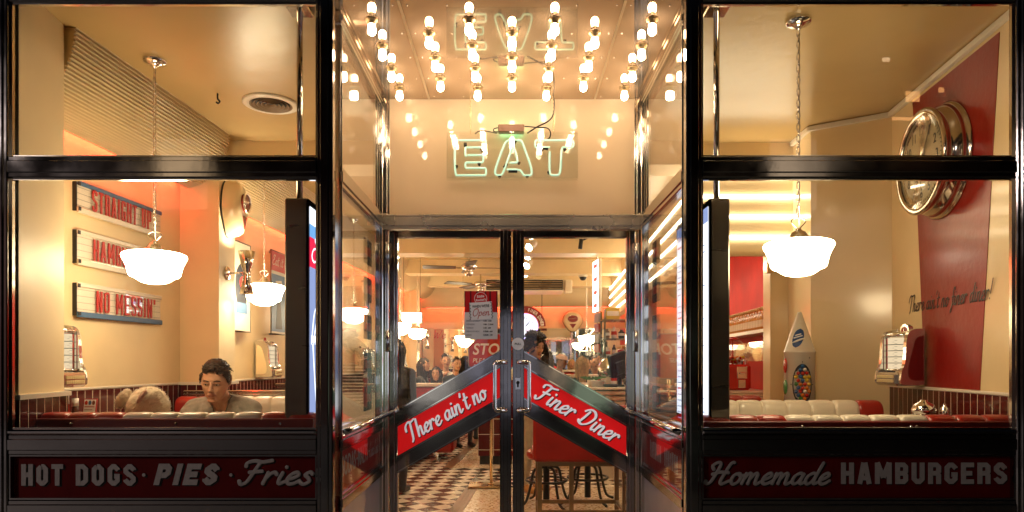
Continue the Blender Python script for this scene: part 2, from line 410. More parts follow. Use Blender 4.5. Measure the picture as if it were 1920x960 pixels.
# ------------------------------------------------------------------ hand-drawn script alphabet (x-height 1)
GL = {
 'a': (1.05, [[(.78, .82), (.5, 1.0), (.15, .75), (.08, .3), (.3, 0), (.6, .22), (.8, .9)], [(.8, .95), (.72, .3), (.82, .02), (1.1, .2)]]),
 'd': (1.1, [[(.78, .82), (.5, 1.0), (.15, .75), (.08, .3), (.3, 0), (.6, .22), (.8, .9)], [(.95, 2.0), (.8, 1.0), (.74, .3), (.84, .02), (1.15, .2)]]),
 'e': (.88, [[(.08, .42), (.4, .5), (.68, .75), (.55, 1.0), (.25, .85), (.1, .4), (.28, .02), (.6, .05), (.92, .32)]]),
 'f': (.75, [[(.85, 1.75), (.65, 2.05), (.45, 1.7), (.4, .6), (.3, -.5), (.12, -.75), (.05, -.45), (.35, -.1), (.75, .25)], [(.15, .95), (.75, 1.0)]]),
 'h': (1.08, [[(.3, 2.0), (.22, 1.2), (.12, 0)], [(.14, .35), (.4, .9), (.66, .95), (.68, .5), (.7, .1), (.85, 0), (1.12, .25)]]),
 'i': (.55, [[(.2, 1.0), (.14, .4), (.24, .02), (.56, .22)], [(.3, 1.42), (.3, 1.5)]]),
 'm': (1.55, [[(.15, 1.0), (.12, .5), (.08, 0)], [(.1, .4), (.35, .95), (.58, .9), (.58, .4), (.56, 0)], [(.58, .4), (.85, .95), (1.08, .9), (1.1, .4), (1.14, .05), (1.3, 0), (1.6, .25)]]),
 'n': (1.08, [[(.15, 1.0), (.12, .5), (.08, 0)], [(.1, .4), (.38, .95), (.64, .92), (.66, .45), (.68, .08), (.84, 0), (1.12, .25)]]),
 'o': (.95, [[(.55, .98), (.2, .85), (.08, .4), (.3, 0), (.65, .15), (.76, .6), (.55, .98), (.6, .8), (.98, .78)]]),
 'p': (1.0, [[(.2, 1.0), (.14, .2), (.05, -.8)], [(.15, .5), (.4, .98), (.75, .85), (.75, .3), (.45, 0), (.18, .15)]]),
 'r': (.85, [[(.15, 1.0), (.12, .5), (.08, 0)], [(.1, .4), (.35, .92), (.6, .98), (.72, .8)]]),
 's': (.8, [[(.66, .85), (.45, 1.02), (.22, .8), (.5, .5), (.62, .2), (.35, -.02), (.08, .15)]]),
 't': (.7, [[(.36, 1.75), (.26, .8), (.24, .15), (.42, 0), (.74, .25)], [(.02, 1.1), (.66, 1.2)]]),
 'v': (.9, [[(.08, .95), (.25, .4), (.35, .02), (.6, .5), (.7, .98), (.95, .9)]]),
 'l': (.6, [[(.35, 2.0), (.2, 1.0), (.16, .2), (.32, 0), (.6, .2)]]),
 'k': (1.0, [[(.3, 2.0), (.2, 1.0), (.1, 0)], [(.75, 1.0), (.22, .5), (.5, .35), (.75, 0), (1.0, .2)]]),
 'c': (.8, [[(.66, .8), (.45, 1.0), (.15, .75), (.1, .3), (.32, 0), (.75, .25)]]),
 "'": (.4, [[(.22, 2.0), (.12, 1.6)]]),
 '!': (.6, [[(.42, 2.1), (.25, .6)], [(.18, .05), (.19, .12)]]),
 ' ': (.6, []),
 'T': (1.5, [[(.1, 1.2), (.18, 1.7), (.6, 2.05), (1.1, 1.95), (1.6, 2.1)], [(.95, 1.98), (.85, 1.0), (.72, .1), (.5, -.2)]]),
 'F': (1.5, [[(.1, 1.5), (.12, 1.85), (.55, 2.0), (1.0, 1.9), (1.6, 2.05)], [(.9, 1.9), (.72, 1.0), (.55, .2), (.25, -.05), (.05, .25)], [(.45, 1.0), (1.25, 1.1)]]),
 'D': (1.75, [[(.6, 1.7), (.5, .9), (.35, .1)], [(.1, 1.5), (.5, 1.95), (1.1, 1.9), (1.5, 1.35), (1.3, .5), (.8, .02), (.35, .1), (.15, .3)]]),
 'H': (1.95, [[(.3, 1.35), (.1, 1.7), (.4, 2.0), (.7, 1.85), (.62, 1.0), (.42, .15), (.1, .05), (.02, .3)], [(1.75, 2.0), (1.5, 1.9), (1.3, 1.0), (1.2, .25), (1.4, .0), (1.9, .3)], [(.3, .9), (.9, 1.1), (1.6, 1.05)]]),
 'O': (1.6, [[(.9, 2.0), (.35, 1.7), (.12, .9), (.4, .1), (.9, .05), (1.35, .6), (1.35, 1.5), (.9, 2.0), (.7, 1.7)]]),
 'E': (1.3, [[(1.1, 1.75), (.7, 2.0), (.35, 1.7), (.7, 1.15), (.25, .9), (.12, .35), (.5, 0), (1.15, .3)]]),
 'W': (2.0, [[(.1, 1.9), (.3, 1.0), (.45, .05), (.9, 1.3), (1.05, .05), (1.5, 1.2), (1.75, 2.0)]]),
 'C': (1.4, [[(1.2, 1.5), (1.1, 1.95), (.6, 1.85), (.2, 1.1), (.3, .2), (.8, 0), (1.4, .4)]]),
}
def script(mb, s, size, w=.1, M=None, mi=0, slant=.2, width=None, z0=0., flat=.3, space=1., contrast=.35):
    x = 0; st = []
    for ch in s:
        adv, strokes = GL[ch]
        for k in strokes: st.append([(px+x, py) for px, py in k])
        x += adv*space
    allp = [(p[0]+p[1]*slant, p[1]) for k in st for p in k]
    x0 = min(p[0] for p in allp); x1 = max(p[0] for p in allp)
    sx = width/((x1-x0)*size) if width else 1.
    for i, k in enumerate(st):
        pts = cr(k, 5)
        pts = [V(((p.x+p.y*slant-x0)*size*sx, p.y*size, 0)) for p in pts]
        n = len(pts); rr = []
        for j in range(n):
            d = (pts[min(j+1, n-1)]-pts[max(j-1, 0)])
            d = d.normalized() if d.length > 1e-9 else V((0, 1, 0))
            rr.append(w*size*(1-contrast+contrast*abs(d.x*.55+d.y*-.83)))
        e0 = pts[0]-(pts[1]-pts[0]).normalized()*rr[0]*.7; e1 = pts[-1]+(pts[-1]-pts[-2]).normalized()*rr[-1]*.7
        pts = [e0]+pts+[e1]; rr = [rr[0]*.55]+rr+[rr[-1]*.55]
        pts = [V((p.x, p.y, z0+.00013*i)) for p in pts]
        # upright ribbon with rounded face: width in the plane, thin along the normal
        mb.tube(pts, rr, 8, mi, M, flat=flat, up=(0, 0, 1))
    return mb

def BG(ch, a, v, c, asp):
    """squared condensed capitals as centre-line strokes in a unit box; a, v = half stroke in x, y; c = corner cut"""
    r, t, b = 1-a, 1-v, v; cx = c; cy_ = min(.13, c*asp)
    top = [(a, t), (r-cx, t), (r, t-cy_), (r, .5+cy_), (r-cx, .5), (a, .5)]
    return {
     'H': [[(a, 0), (a, 1)], [(r, 0), (r, 1)], [(a, .5), (r, .5)]],
     'O': [[(a+cx, t), (r-cx, t), (r, t-cy_), (r, b+cy_), (r-cx, b), (a+cx, b), (a, b+cy_), (a, t-cy_), (a+cx, t)]],
     'T': [[(0, t), (1, t)], [(.5, 0), (.5, t)]],
     'D': [[(a, 0), (a, 1)], [(a, t), (r-cx, t), (r, t-cy_), (r, b+cy_), (r-cx, b), (a, b)]],
     'G': [[(r, .745), (r, t-cy_), (r-cx, t), (a+cx, t), (a, t-cy_), (a, b+cy_), (a+cx, b), (r-cx, b), (r, b+cy_), (r, .44)], [(1, .44), (.54, .44)]],
     'S': [[(r, min(.76, t-cy_-.03)), (r, t-cy_), (r-cx, t), (a+cx, t), (a, t-cy_), (a, .52+cy_), (a+cx, .52), (r-cx, .48), (r, .48-cy_), (r, b+cy_), (r-cx, b), (a+cx, b), (a, b+cy_), (a, max(.24, b+cy_+.03))]],
     'A': [[(a*.9, 0), (.5-a*.25, 1)], [(1-a*.9, 0), (.5+a*.25, 1)], [(.22, .28), (.78, .28)]],
     'M': [[(a, 0), (a, 1)], [(r, 0), (r, 1)], [(a, 1), (.5, .30)], [(r, 1), (.5, .30)]],
     'B': [[(a, 0), (a, 1)], top, [(r-cx, .5), (r, .5-cy_), (r, b+cy_), (r-cx, b), (a, b)]],
     'U': [[(a, 1), (a, b+cy_), (a+cx, b), (r-cx, b), (r, b+cy_), (r, 1)]],
     'R': [[(a, 0), (a, 1)], top, [(r-cx, .5), (r, .5-cy_), (r, 0)]],
     'P': [[(a, 0), (a, 1)], [(a, t), (r-cx, t), (r, t-cy_), (r, .46+cy_), (r-cx, .46), (a, .46)]],
     'E': [[(a, 0), (a, 1)], [(a, t), (1, t)], [(a, .5), (.86, .5)], [(a, b), (1, b)]],
     'I': [[(.5, 0), (.5, 1)]], 'N': [[(a, 0), (a, 1)], [(r, 0), (r, 1)], [(a, 1), (r, 0)]],
     "'": [[(.5, .74), (.5, 1)]], 'L': [[(a, 0), (a, 1)], [(a, b), (1, b)]], 'C': [[(r, .70), (r, t-cy_), (r-cx, t), (a+cx, t), (a, t-cy_), (a, b+cy_), (a+cx, b), (r-cx, b), (r, b+cy_), (r, .30)]],
    }[ch]
BW = {'I': .40, 'M': 1.30, ' ': .55, "'": .35, 'N': 1.05, 'A': 1.08}
def blocks(m, s, width, h, th, ext, M, mi=0, shear=0., gap=.24, z0=0.):
    """word of block capitals fitted to width; th = stroke width; returns the left edge and width of each letter"""
    tot = sum(BW.get(c, 1.) for c in s)+gap*(len(s)-1); u = width/tot; x = 0; k = 0; spots = []
    for ch in s:
        w = BW.get(ch, 1.)*u; spots.append((x, w))
        if ch != ' ':
            a = min(.5, th/2/w); v = th/2/h; c = min(.30, .42*th/w, (.5-a)*.7) if ch not in 'OGSCUD' else min(.36, .62*th/w, (.5-a)*.75)
            for st in BG(ch, a, v, c, w/h):
                P_ = [V((x+px*w, py*h, 0)) for px, py in st]
                for i, (p, q) in enumerate(zip(P_, P_[1:])):
                    d = (q-p).normalized(); n = V((-d.y, d.x, 0))*th/2
                    e0 = d*th*.2 if i > 0 else V(); e1 = d*th*.2 if i < len(P_)-2 else V()
                    pts = [p-e0-n, q+e1-n, q+e1+n, p-e0+n]
                    m.prism([(a_.x+a_.y*shear, a_.y) for a_ in pts], ext-.00012*(k % 7), mi, M, z0); k += 1
        x += w+gap*u
    return spots
# ------------------------------------------------------------------ ground, floors, ceiling, walls
ZC = 2.91; DB = 13.3                                   # ceiling height, depth of the mirrored back wall
def struct(name, mb, mats, label=None, parent=None):
    o = mb.build(name, mats, parent); o['kind'] = 'structure'
    if label: o['label'] = label
    return o
m = MB(); m.box((-60, -60, -.3), (60, 2.70, -.02)); m.box((-60, 14.2, -.3), (60, 60, -.02)); struct('ground', m, asphalt)
m = MB(); m.box((-60, -1.5, -.02), (60, 3.86, 0.)); struct('pavement', m, paving)
m = MB(); m.box((-4.5, 3.86, -.2), (4.5, 14.2, 0)); m.box((-4.5, 2.86, -.019), (-.75, 3.86, .004)); m.box((.75, 2.86, -.019), (4.5, 3.86, .004))
struct('floor', m, mat('concrete_floor', (.18, .13, .09), .6, var=.15))
def fx(D, x0): return x0+.065*(D-6.08)
chk = checker_mat('checkered_floor_tile', (.86, .79, .64), (.078, .052, .036), .163)
m = MB(); m.quad([(fx(3.9, -2.6), 3.9, .004), (fx(3.9, -.56), 3.9, .004), (fx(13.2, -.56), 13.2, .004), (fx(13.2, -2.6), 13.2, .004)])
m.quad([(fx(7.25, -.555), 7.25, .004), (2.1, 7.25, .004), (2.1, 8.55, .004), (fx(8.55, -.555), 8.55, .004)])
struct('checkered_floor', m, chk)
spk = speckle_mat('mosaic_floor', [(0, (.72, .62, .46)), (.42, (.50, .36, .20)), (.62, (.78, .70, .55)), (.8, (.28, .17, .09)), (.9, (.62, .5, .34))], 55)
m = MB(); m.quad([(fx(3.9, -.44), 3.9, .005), (2.1, 3.9, .005), (2.1, 7.24, .005), (fx(7.24, -.44), 7.24, .005)])
m.quad([(fx(8.56, -.92), 8.56, .008), (2.1, 8.56, .008), (2.1, 13.2, .008), (fx(13.2, -.72), 13.2, .008)])
struct('mosaic_floor', m, spk)
m = MB()
for D0, D1, x in ((3.9, 7.24, -.56), (8.56, 13.2, -1.03)):
    for k in range(3):
        a = x+k*.042
        m.add([(fx(D0, a), D0, .004), (fx(D0, a+.039), D0, .004), (fx(D1, a+.039), D1, .004), (fx(D1, a), D1, .004),
               (fx(D0, a), D0, .011), (fx(D0, a+.039), D0, .011), (fx(D1, a+.039), D1, .011), (fx(D1, a), D1, .011)],
              [(4, 5, 6, 7), (0, 1, 5, 4), (1, 2, 6, 5), (2, 3, 7, 6), (3, 0, 4, 7)])
struct('wood_strip_floor', m, wood)

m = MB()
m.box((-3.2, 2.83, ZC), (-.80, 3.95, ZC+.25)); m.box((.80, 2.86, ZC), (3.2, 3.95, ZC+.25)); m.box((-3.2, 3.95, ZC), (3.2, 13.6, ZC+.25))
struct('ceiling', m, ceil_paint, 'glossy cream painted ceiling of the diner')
for D, dz, t in ((4.86, .17, .3), (8.6, .2, .34), (10.45, .21, .34), (12.3, .2, .3)):
    x1 = 1.3 if D < 5 else 2.15
    struct('ceiling_beam', MB().box((-2.2+.065*(D-4), D, ZC-dz), (x1, D+t, ZC)), cream, f'cream ceiling beam')

# left wall, with the tiled dado
def strip_wall(m, pts, z0, z1, mi=0, uv0=0.):
    u = uv0
    for (xa, ya), (xb, yb) in zip(pts, pts[1:]):
        L = sqrt((xb-xa)**2+(yb-ya)**2)
        m.quad([(xa, ya, z0), (xb, yb, z0), (xb, yb, z1), (xa, ya, z1)], mi, [(u, z0), (u+L, z0), (u+L, z1), (u, z1)]); u += L
    return m
DADO = 1.19
lw = [(wall_x(2.9), 2.9), (wall_x(13.4), 13.4)]
m = MB(); m.add([(-3.2, 2.9, 0), (lw[0][0], 2.9, 0), (lw[1][0], 13.4, 0), (-3.2, 13.4, 0), (-3.2, 2.9, ZC+.1), (lw[0][0], 2.9, ZC+.1), (lw[1][0], 13.4, ZC+.1), (-3.2, 13.4, ZC+.1)],
                [(0, 3, 2, 1), (4, 5, 6, 7), (0, 1, 5, 4), (1, 2, 6, 5), (2, 3, 7, 6), (3, 0, 4, 7)])
lwall = struct('left_wall', m, cream, 'cream painted side wall carrying the letter boards')
def dado(parent, pts, nx, ny, t=.014):
    a = [(x+nx*t, y+ny*t) for x, y in pts]
    m = strip_wall(MB(), a, .0, DADO-.012); m.build('tile_dado', tile_red, parent)
    m = MB()
    for (xa, ya), (xb, yb) in zip(pts, pts[1:]):
        d = V((xb-xa, yb-ya, 0)); M = frame((xa, ya, 0), d, (0, 0, 1)); L = d.length
        m.box((0, DADO-.012, -.004), (L, DADO+.004, .022), M=M, bev=.004)
    m.build('dado_cap', white_paint, parent)
m = MB(); strip_wall(m, [(x+.014, y) for x, y in lw], 0, DADO-.012); m.build('tile_dado', tile_red, lwall)
m = MB(); d = V((lw[1][0]-lw[0][0], 10.5, 0)); m.box((0, DADO-.012, -.026), (d.length, DADO+.004, .004), M=frame((*lw[0], 0), d, (0, 0, 1)), bev=.004)
m.build('dado_cap', white_paint, lwall)

# near left pier beside the shop window, and the pilasters
def pier(label, x0, x1a, x1b, y0, y1, tiles=True):
    m = MB(); m.add([(x0, y0, 0), (x1a, y0, 0), (x1b, y1, 0), (x0, y1, 0), (x0, y0, ZC+.05), (x1a, y0, ZC+.05), (x1b, y1, ZC+.05), (x0, y1, ZC+.05)],
                    [(0, 3, 2, 1), (4, 5, 6, 7), (0, 1, 5, 4), (1, 2, 6, 5), (2, 3, 7, 6), (3, 0, 4, 7)])
    o = tag(m.build('wall_pilaster', cream), label, 'pilaster'); o['kind'] = 'structure'
    pts = [(x0, y0), (x1a, y0), (x1b, y1), (x0, y1)]
    m = MB()
    t = .012
    q = [(x0, y0-t), (x1a+t, y0-t), (x1b+t, y1+t), (x0, y1+t)]
    strip_wall(m, q, 0, DADO-.014, 0, .02); m.build('tile_dado', tile_red, o)
    m = MB()
    c = [(x0, y0-t-.01), (x1a+t+.01, y0-t-.01), (x1b+t+.01, y1+t+.01), (x0, y1+t+.01)]
    m.add([(*p, DADO-.014) for p in c]+[(*p, DADO+.006) for p in c], [(4, 5, 6, 7), (0, 3, 2, 1), (0, 1, 5, 4), (1, 2, 6, 5), (2, 3, 7, 6)])
    m.build('dado_cap', white_paint, o)
    return o
pier('cream wall pier directly behind the window edge with tiled foot', -2.7, -2.052, -2.10, 2.84, 3.2)
pier('cream pilaster carrying the oval badge and chrome sconce', -2.6, -2.035, -2.03, 4.74, 5.0)
for D, w in ((7.3, 'nearest'), (9.6, 'second'), (11.7, 'farthest')):
    pier(f'{w} pink lit pilaster along the deep dining room side wall', wall_x(D)-.2, wall_x(D)+.22, wall_x(D)+.235, D, D+.26)

# ribbed cove under the ceiling, with the orange tube behind its lower edge
def cove(label, y0, y1, x_of):
    m = MB(); n = 28*6; prof = []
    for i in range(n+1):
        a = pi/2*i/n; rr = 1+.026*cos(2*pi*i/6)
        prof.append((.30*cos(a)*rr, .36*sin(a)*rr))
    xa, xb = x_of(y0), x_of(y1)
    vs = [(xa+.045+e, y0, ZC-z) for e, z in prof]+[(xb+.045+e, y1, ZC-z) for e, z in prof]
    fs = [[i, i+1, n+1+i+1, n+1+i] for i in range(n)]
    m.add(vs, fs, 0, True)
    for y, x in ((y0, xa), (y1, xb)):                        # closing ends and the inner back
        e = [(x+.045+a, y, ZC-z) for a, z in prof]; m.add([(x+.04, y, ZC)]+e, [list(range(len(e)+1)) if y == y0 else list(range(len(e)+1))[::-1]], 1)
    o = tag(m.build('ribbed_cove', [cove_mat, cream_gloss]), label, 'ceiling cove'); o['kind'] = 'structure'
    t = thing('orange_tube_light', f'orange tube glowing behind the {label.split(" with")[0]}', 'tube light')
    MB().tube([(xa+.035, y0+.05, ZC-.345), (xb+.035, y1-.05, ZC-.345)], .012, 8).build('tube', cove_light, t)
cove('ribbed cream cove above the letter boards', 3.22, 4.735, wall_x)
cove('ribbed cream cove beyond the badge pilaster', 5.01, 13.2, wall_x)

# right-hand walls: angled faces
def rwx(D): return 2.25+.12*(D-3.1)
RN = V((-1, .12, 0)).normalized(); RD = V((-.12, -1, 0)).normalized(); DC = 4.3
m = MB(); rp = [(rwx(2.86), 2.86), (rwx(DC), DC), (2.0, 4.57), (2.02, 5.0), (1.895, 5.01), (1.895, 5.15), (2.28, 5.15), (2.335, 6.0), (2.82, 13.4)]
strip_wall(m, rp[::-1], 0, ZC+.1)
out = [(3.4, 13.4), (3.4, 2.86)]
strip_wall(m, [rp[-1]]+out[:1]+out[1:]+[rp[0]], 0, ZC+.1)
rwall = struct('right_wall', m, cream_gloss, 'cream gloss wall with angled faces on the right side')
m = MB(); strip_wall(m, [(2.275, 5.155), (2.330, 6.0), (2.66, 11)][::-1], 1.0, ZC); m.build('red_wall_band', wall_red, rwall)
# tile dado of the booth bay ends where the wall turns
mx_ = []
for D in (2.88, DC): mx_.append((rwx(D)-.016, D))
m = MB(); strip_wall(m, [mx_[1], mx_[0]], 0, DADO-.012); strip_wall(m, [(rwx(DC), DC+.004), mx_[1]], 0, DADO-.012)
m.build('tile_dado', tile_red, rwall)
d = V((mx_[0][0]-mx_[1][0], mx_[0][1]-mx_[1][1], 0)); m = MB(); m.box((-.012, DADO-.012, -.03), (d.length, DADO+.004, .006), M=frame((*mx_[1], 0), d, (0, 0, 1)), bev=.004); m.build('dado_cap', white_paint, rwall)
# red tapering stripe painted on the wall (thin painted board)
MR = frame((rwx(DC), DC, 0), RD, (0, 0, 1))          # local x towards the street, y up
def sR(D): return (DC-D)*sqrt(1+.12**2)
m = MB(); m.prism([(sR(3.868), DADO+.006), (sR(3.318), DADO+.006), (sR(3.157), 2.86), (sR(4.017), 2.86)], .003, M=MR)
m.build('painted_stripe', mat('stripe_red_paint', (.25, .009, .005), .3, var=.15, vscale=4, bump=.16, bscale=26, coat=.1, coat_rough=.15), rwall)
m = MB(); script(m, "There ain't no finer diner!", .046, .10, MR@Mx.Translation((sR(4.06), 1.63, .0035)), slant=.25, width=.87, flat=.08, contrast=.3); m.build('wall_lettering', black_paint, rwall)
# plastic trunking along the ceiling edge
tk = [(rwx(2.88)-.016, 2.88), (rwx(DC)-.016, DC), (1.985, 4.56), (2.0, 4.88)]
t = thing('cable_trunking', 'white plastic cable trunking along the right ceiling edge', 'trunking')
m = MB()
for (xa, ya), (xb, yb) in zip(tk, tk[1:]):
    d = V((xb-xa, yb-ya, 0)); m.box((0, ZC-.034, -.014), (d.length, ZC-.004, .014), M=frame((xa, ya, 0), d, (0, 0, 1)), bev=.003)
m.build('channel', white_paint, t)
t = thing('junction_box', 'small cream junction box on the wall under the trunking', 'junction box')
c = P(1517, 252, 4.34); m = MB(); M = frame((2.006, 4.66, PZ(252, 4.66)), (.045, 1, 0), (0, 0, 1))
m.box((-.07, -.045, -.0), (.07, .045, .045), M=M, bev=.006); m.build('box', white_paint, t)
m = MB(); m.box((-.055, -.03, .045), (-.005, .03, .049), M=M, bev=.001); m.box((.005, -.03, .045), (.055, .03, .049), M=M, bev=.001); m.build('cover', cream_gloss, t)

# mirrored back wall
bx = [(wall_x(13.3), 13.3), (2.8, 13.3-.065*(2.8-wall_x(13.3)))]
m = MB(); strip_wall(m, [(bx[0][0]-.3, bx[0][1]+.02), (bx[1][0], bx[1][1])], 0, ZC+.1); bw = struct('back_wall', m, cream, 'back wall of the diner with the orange glow')
MBW = frame((bx[0][0], bx[0][1]-.02, 0), V((bx[1][0]-bx[0][0], bx[1][1]-bx[0][1], 0)), (0, 0, 1))
m = MB(); m.box((.02, 1.02, 0.0), (4.35, 1.96, .012), M=MBW); m.build('mirror', mirror_mat, bw)
m = MB(); m.box((.02, .0, 0.0), (4.35, 1.0, .02), M=MBW); m.build('panelling', vinyl_back, bw)
m = MB(); m.box((.02, 1.0, 0.0), (4.35, 1.02, .03), M=MBW); m.box((.02, 1.96, 0.0), (4.35, 1.985, .03), M=MBW); m.build('mirror_trim', chrome, bw)
# far cove across the back wall
m = MB(); n = 30*4
prof = [(.30*cos(pi/2*i/n)*(1+.013*cos(2*pi*i/4)), .52*sin(pi/2*i/n)*(1+.01*cos(2*pi*i/4))) for i in range(n+1)]
m.add([MBW@V((.0, ZC-z, .03+e)) for e, z in prof]+[MBW@V((4.4, ZC-z, .03+e)) for e, z in prof], [[i, n+1+i, n+2+i, i+1] for i in range(n)], 0, True)
o = tag(m.build('ribbed_cove', cove_mat), 'ribbed cream cove across the far back wall', 'ceiling cove'); o['kind'] = 'structure'
t = thing('orange_tube_light', 'orange tube glowing behind the cove on the back wall', 'tube light')
MB().tube([MBW@V((.1, ZC-.51, .05)), MBW@V((4.2, ZC-.51, .05))], .014, 8).build('tube', cove_light, t)
m = MB(); script(m, 'We', .085, .085, MBW@Mx.Translation((.25, 1.80, .013)), slant=.25, flat=.25); m.build('red_script', mat('red_script_paint', (.45, .02, .02), .4), bw); m = MB(); script(m, 'never', .075, .085, MBW@Mx.Translation((.75, 1.80, .013)), slant=.25, flat=.25)
m.build('red_script', mat('red_script_paint', (.45, .02, .02), .4), bw)

# bulkhead over the counter
m = MB(); bh = [(1.375, 4.90), (2.02, 4.90), (2.02, 5.0), (1.49, 5.0), (1.93, 13.0), (1.82, 13.0)]
m.prism(bh, ZC-2.12, z0=2.12); o = struct('ceiling_bulkhead', m, cream, 'cream bulkhead above the counter carrying the light strips')
m = MB(); m.box((1.365, 4.89, 2.095), (2.015, 4.92, 2.125)); m.build('bulkhead_trim', cream, o)
WORD = ['top', 'second', 'third', 'lowest']
for i, z in enumerate((2.67, 2.52, 2.376, 2.23)):
    t = thing('led_strip', f'{WORD[i]} of the four lit strips wrapping round the counter bulkhead', 'light strip', group='lit strips on the bulkhead')
    m = MB(); pts = [(1.885, 4.684, z), (1.288, 4.684, z), (1.288, 4.70, z), (1.79, 12.2, z)]
    m.box((1.361, 4.882, z-.008), (2.012, 4.902, z+.008)); 
    d = V((.445, 8.1, 0)); m.box((-.01, z-.008, -.014), (7.6, z+.008, .002), M=frame((1.375, 4.90, 0), d, (0, 0, 1)))
    m.build('tube', led_mat, t)
t = thing('added_wall_light', 'added unseen strip on the inner face of the bulkhead lighting the red wall', 'light strip', (2.2, 6, 2.1))  # strip out of view, added to brighten the red wall
fi = frame((1.49, 5.0, 0), (.44, 8.0, 0), (0, 0, 1))           # inner face of the side fascia
m = MB(); m.quad([fi@V(p) for p in ((.12, 2.152, .032), (5.9, 2.152, .032), (5.9, 2.198, .032), (.12, 2.198, .032))]); m.box((.1, 2.15, .001), (6., 2.20, .030), 1, M=fi); m.build('tube', [emis('lit_added_strip', (1., .86, .62), 15.), white_paint], t)
# the front wall over the shopfront and side returns, unseen from the street except as dark edges
m = MB(); m.box((-6, 2.78, 2.865), (6, 2.90, 4.6)); m.box((-6, 2.78, 0), (-2.115, 2.90, 2.865)); m.box((2.115, 2.78, 0), (6, 2.90, 2.865))
struct('front_wall', m, black_paint, 'dark shop facade around the windows')

# ------------------------------------------------------------------ shop windows
DF = 2.80
def bars(m, a, b, grooves=True, axis='x', mi=0):
    m.box(a, b, mi, bev=.004)
    if grooves:                                        # raised ribs along the steel section
        x0, y0, z0 = a; x1, y1, z1 = b; h = z1-z0; w = x1-x0
        if axis == 'x': m.box((x0, y0-.007, z0+h*.22), (x1, y0+.002, z1-h*.22), mi, bev=.003)
        else: m.box((x0+w*.24, y0-.007, z0), (x1-w*.24, y0+.002, z1), mi, bev=.003)
    return m
def shop_window(label, xa, xb, edge, text):
    """xa..xb the frame's outer edges, edge = x of the dark outer post's inner side."""
    t = thing('shop_window', label, 'shop window', ((xa+xb)/2, DF, 0))
    L, Rr = min(xa, xb), max(xa, xb)
    pw0, pw1 = .066, .066
    for x0, x1 in ((L, L+pw0), (Rr-pw1, Rr)): bars(MB(), (x0, DF-.03, .0), (x1, DF+.014, 2.865), axis='z').build('post', steel, t)
    i0, i1 = L+pw0, Rr-pw1
    z = {'head': (2.80, 2.865), 'transom': (2.083, 2.170), 'sill': (.955, 1.038), 'foot': (.69, .772)}
    for k, (a, b) in z.items(): bars(MB(), (i0, DF-.026, a), (i1, DF+.014, b)).build({'head': 'head_rail', 'transom': 'transom', 'sill': 'sill_rail', 'foot': 'foot_rail'}[k], steel, t)
    m = MB(); m.box((i0, DF-.036, 1.038), (i1, DF+.014, 1.058), bev=.006); m.build('sill_cap', chrome, t)
    for a, b in ((2.170, 2.80), (1.058, 2.083)):
        p = MB().box((i0+.001, DF+.004, a), (i1-.001, DF+.010, b)).build('pane', glass, t)
        m = MB()
        for q in (((i0, a), (i1, a+.007)), ((i0, b-.007), (i1, b)), ((i0, a+.007), (i0+.008, b-.007)), ((i1-.008, a+.007), (i1, b-.007))):
            m.box((q[0][0], DF-.012, q[0][1]), (q[1][0], DF+.0035, q[1][1]))
        m.build('glazing_bead', steel_bright, t)
    m = MB(); m.box((i0, DF+.0, .775), (i1, DF+.04, .9525)); sp = m.build('sign_panel', dark_red, t)
    m = MB()
    for q in (((i0, .772), (i1, .779)), ((i0, .948), (i1, .955)), ((i0, .779), (i0+.007, .948)), ((i1-.007, .779), (i1, .948))): m.box((q[0][0], DF-.022, q[0][1]), (q[1][0], DF-.001, q[1][1]))
    m.build('panel_trim', steel, t)
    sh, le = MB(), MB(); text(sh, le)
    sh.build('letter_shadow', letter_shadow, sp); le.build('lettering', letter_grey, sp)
    m = MB(); m.box((i0, DF+.01, .02), (i1, DF+.05, .69)); m.build('stall_riser', mat('black_stone', (.03, .028, .03), .25), t)
    return t
def FR(px, py): return frame((PX(px, DF), DF, PZ(py, DF)), (1, 0, 0), (0, 0, 1))
def pair(sh, le, fn, px, py):
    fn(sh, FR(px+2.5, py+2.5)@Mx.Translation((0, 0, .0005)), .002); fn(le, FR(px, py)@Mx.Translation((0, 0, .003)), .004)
K = DF/F                                               # metres per photo pixel at the shopfront
def block(s, w, h, th=8.6, shear=0.):
    return lambda m, M, e: blocks(m, s, w*K, h*K, th*K, e, M, shear=shear, gap=.30)
def left_text(sh, le):
    pair(sh, le, block('HOT', 78, 40), 42, 910); pair(sh, le, block('DOGS', 112, 40), 144, 910)
    pair(sh, le, block('PIES', 116, 40, 10.5, .26), 289, 909)
    for x in (271, 434): pair(sh, le, lambda m, M, e: m.lathe([(0.0001, 0), (3.2*K, 0), (3.2*K, e), (.0001, e)], 14, M=M, sm=False), x, 890)
    pair(sh, le, lambda m, M, e: script(m, 'Fries', 21.5*K, .2, M, slant=.3, width=138*K, flat=.12, contrast=.3), 449, 907)
def right_text(sh, le):
    pair(sh, le, lambda m, M, e: script(m, 'Homemade', 20*K, .19, M, slant=.35, width=232*K, flat=.12, contrast=.3), 1323, 907)
    pair(sh, le, block('HAMBURGERS', 310, 40), 1576, 907)
shop_window('left shop window in dark steel frame over the hot dogs sign', -2.115, -.728, -2.04, left_text)
shop_window('right shop window in dark steel frame over the homemade hamburgers sign', .707, 2.115, 2.05, right_text)

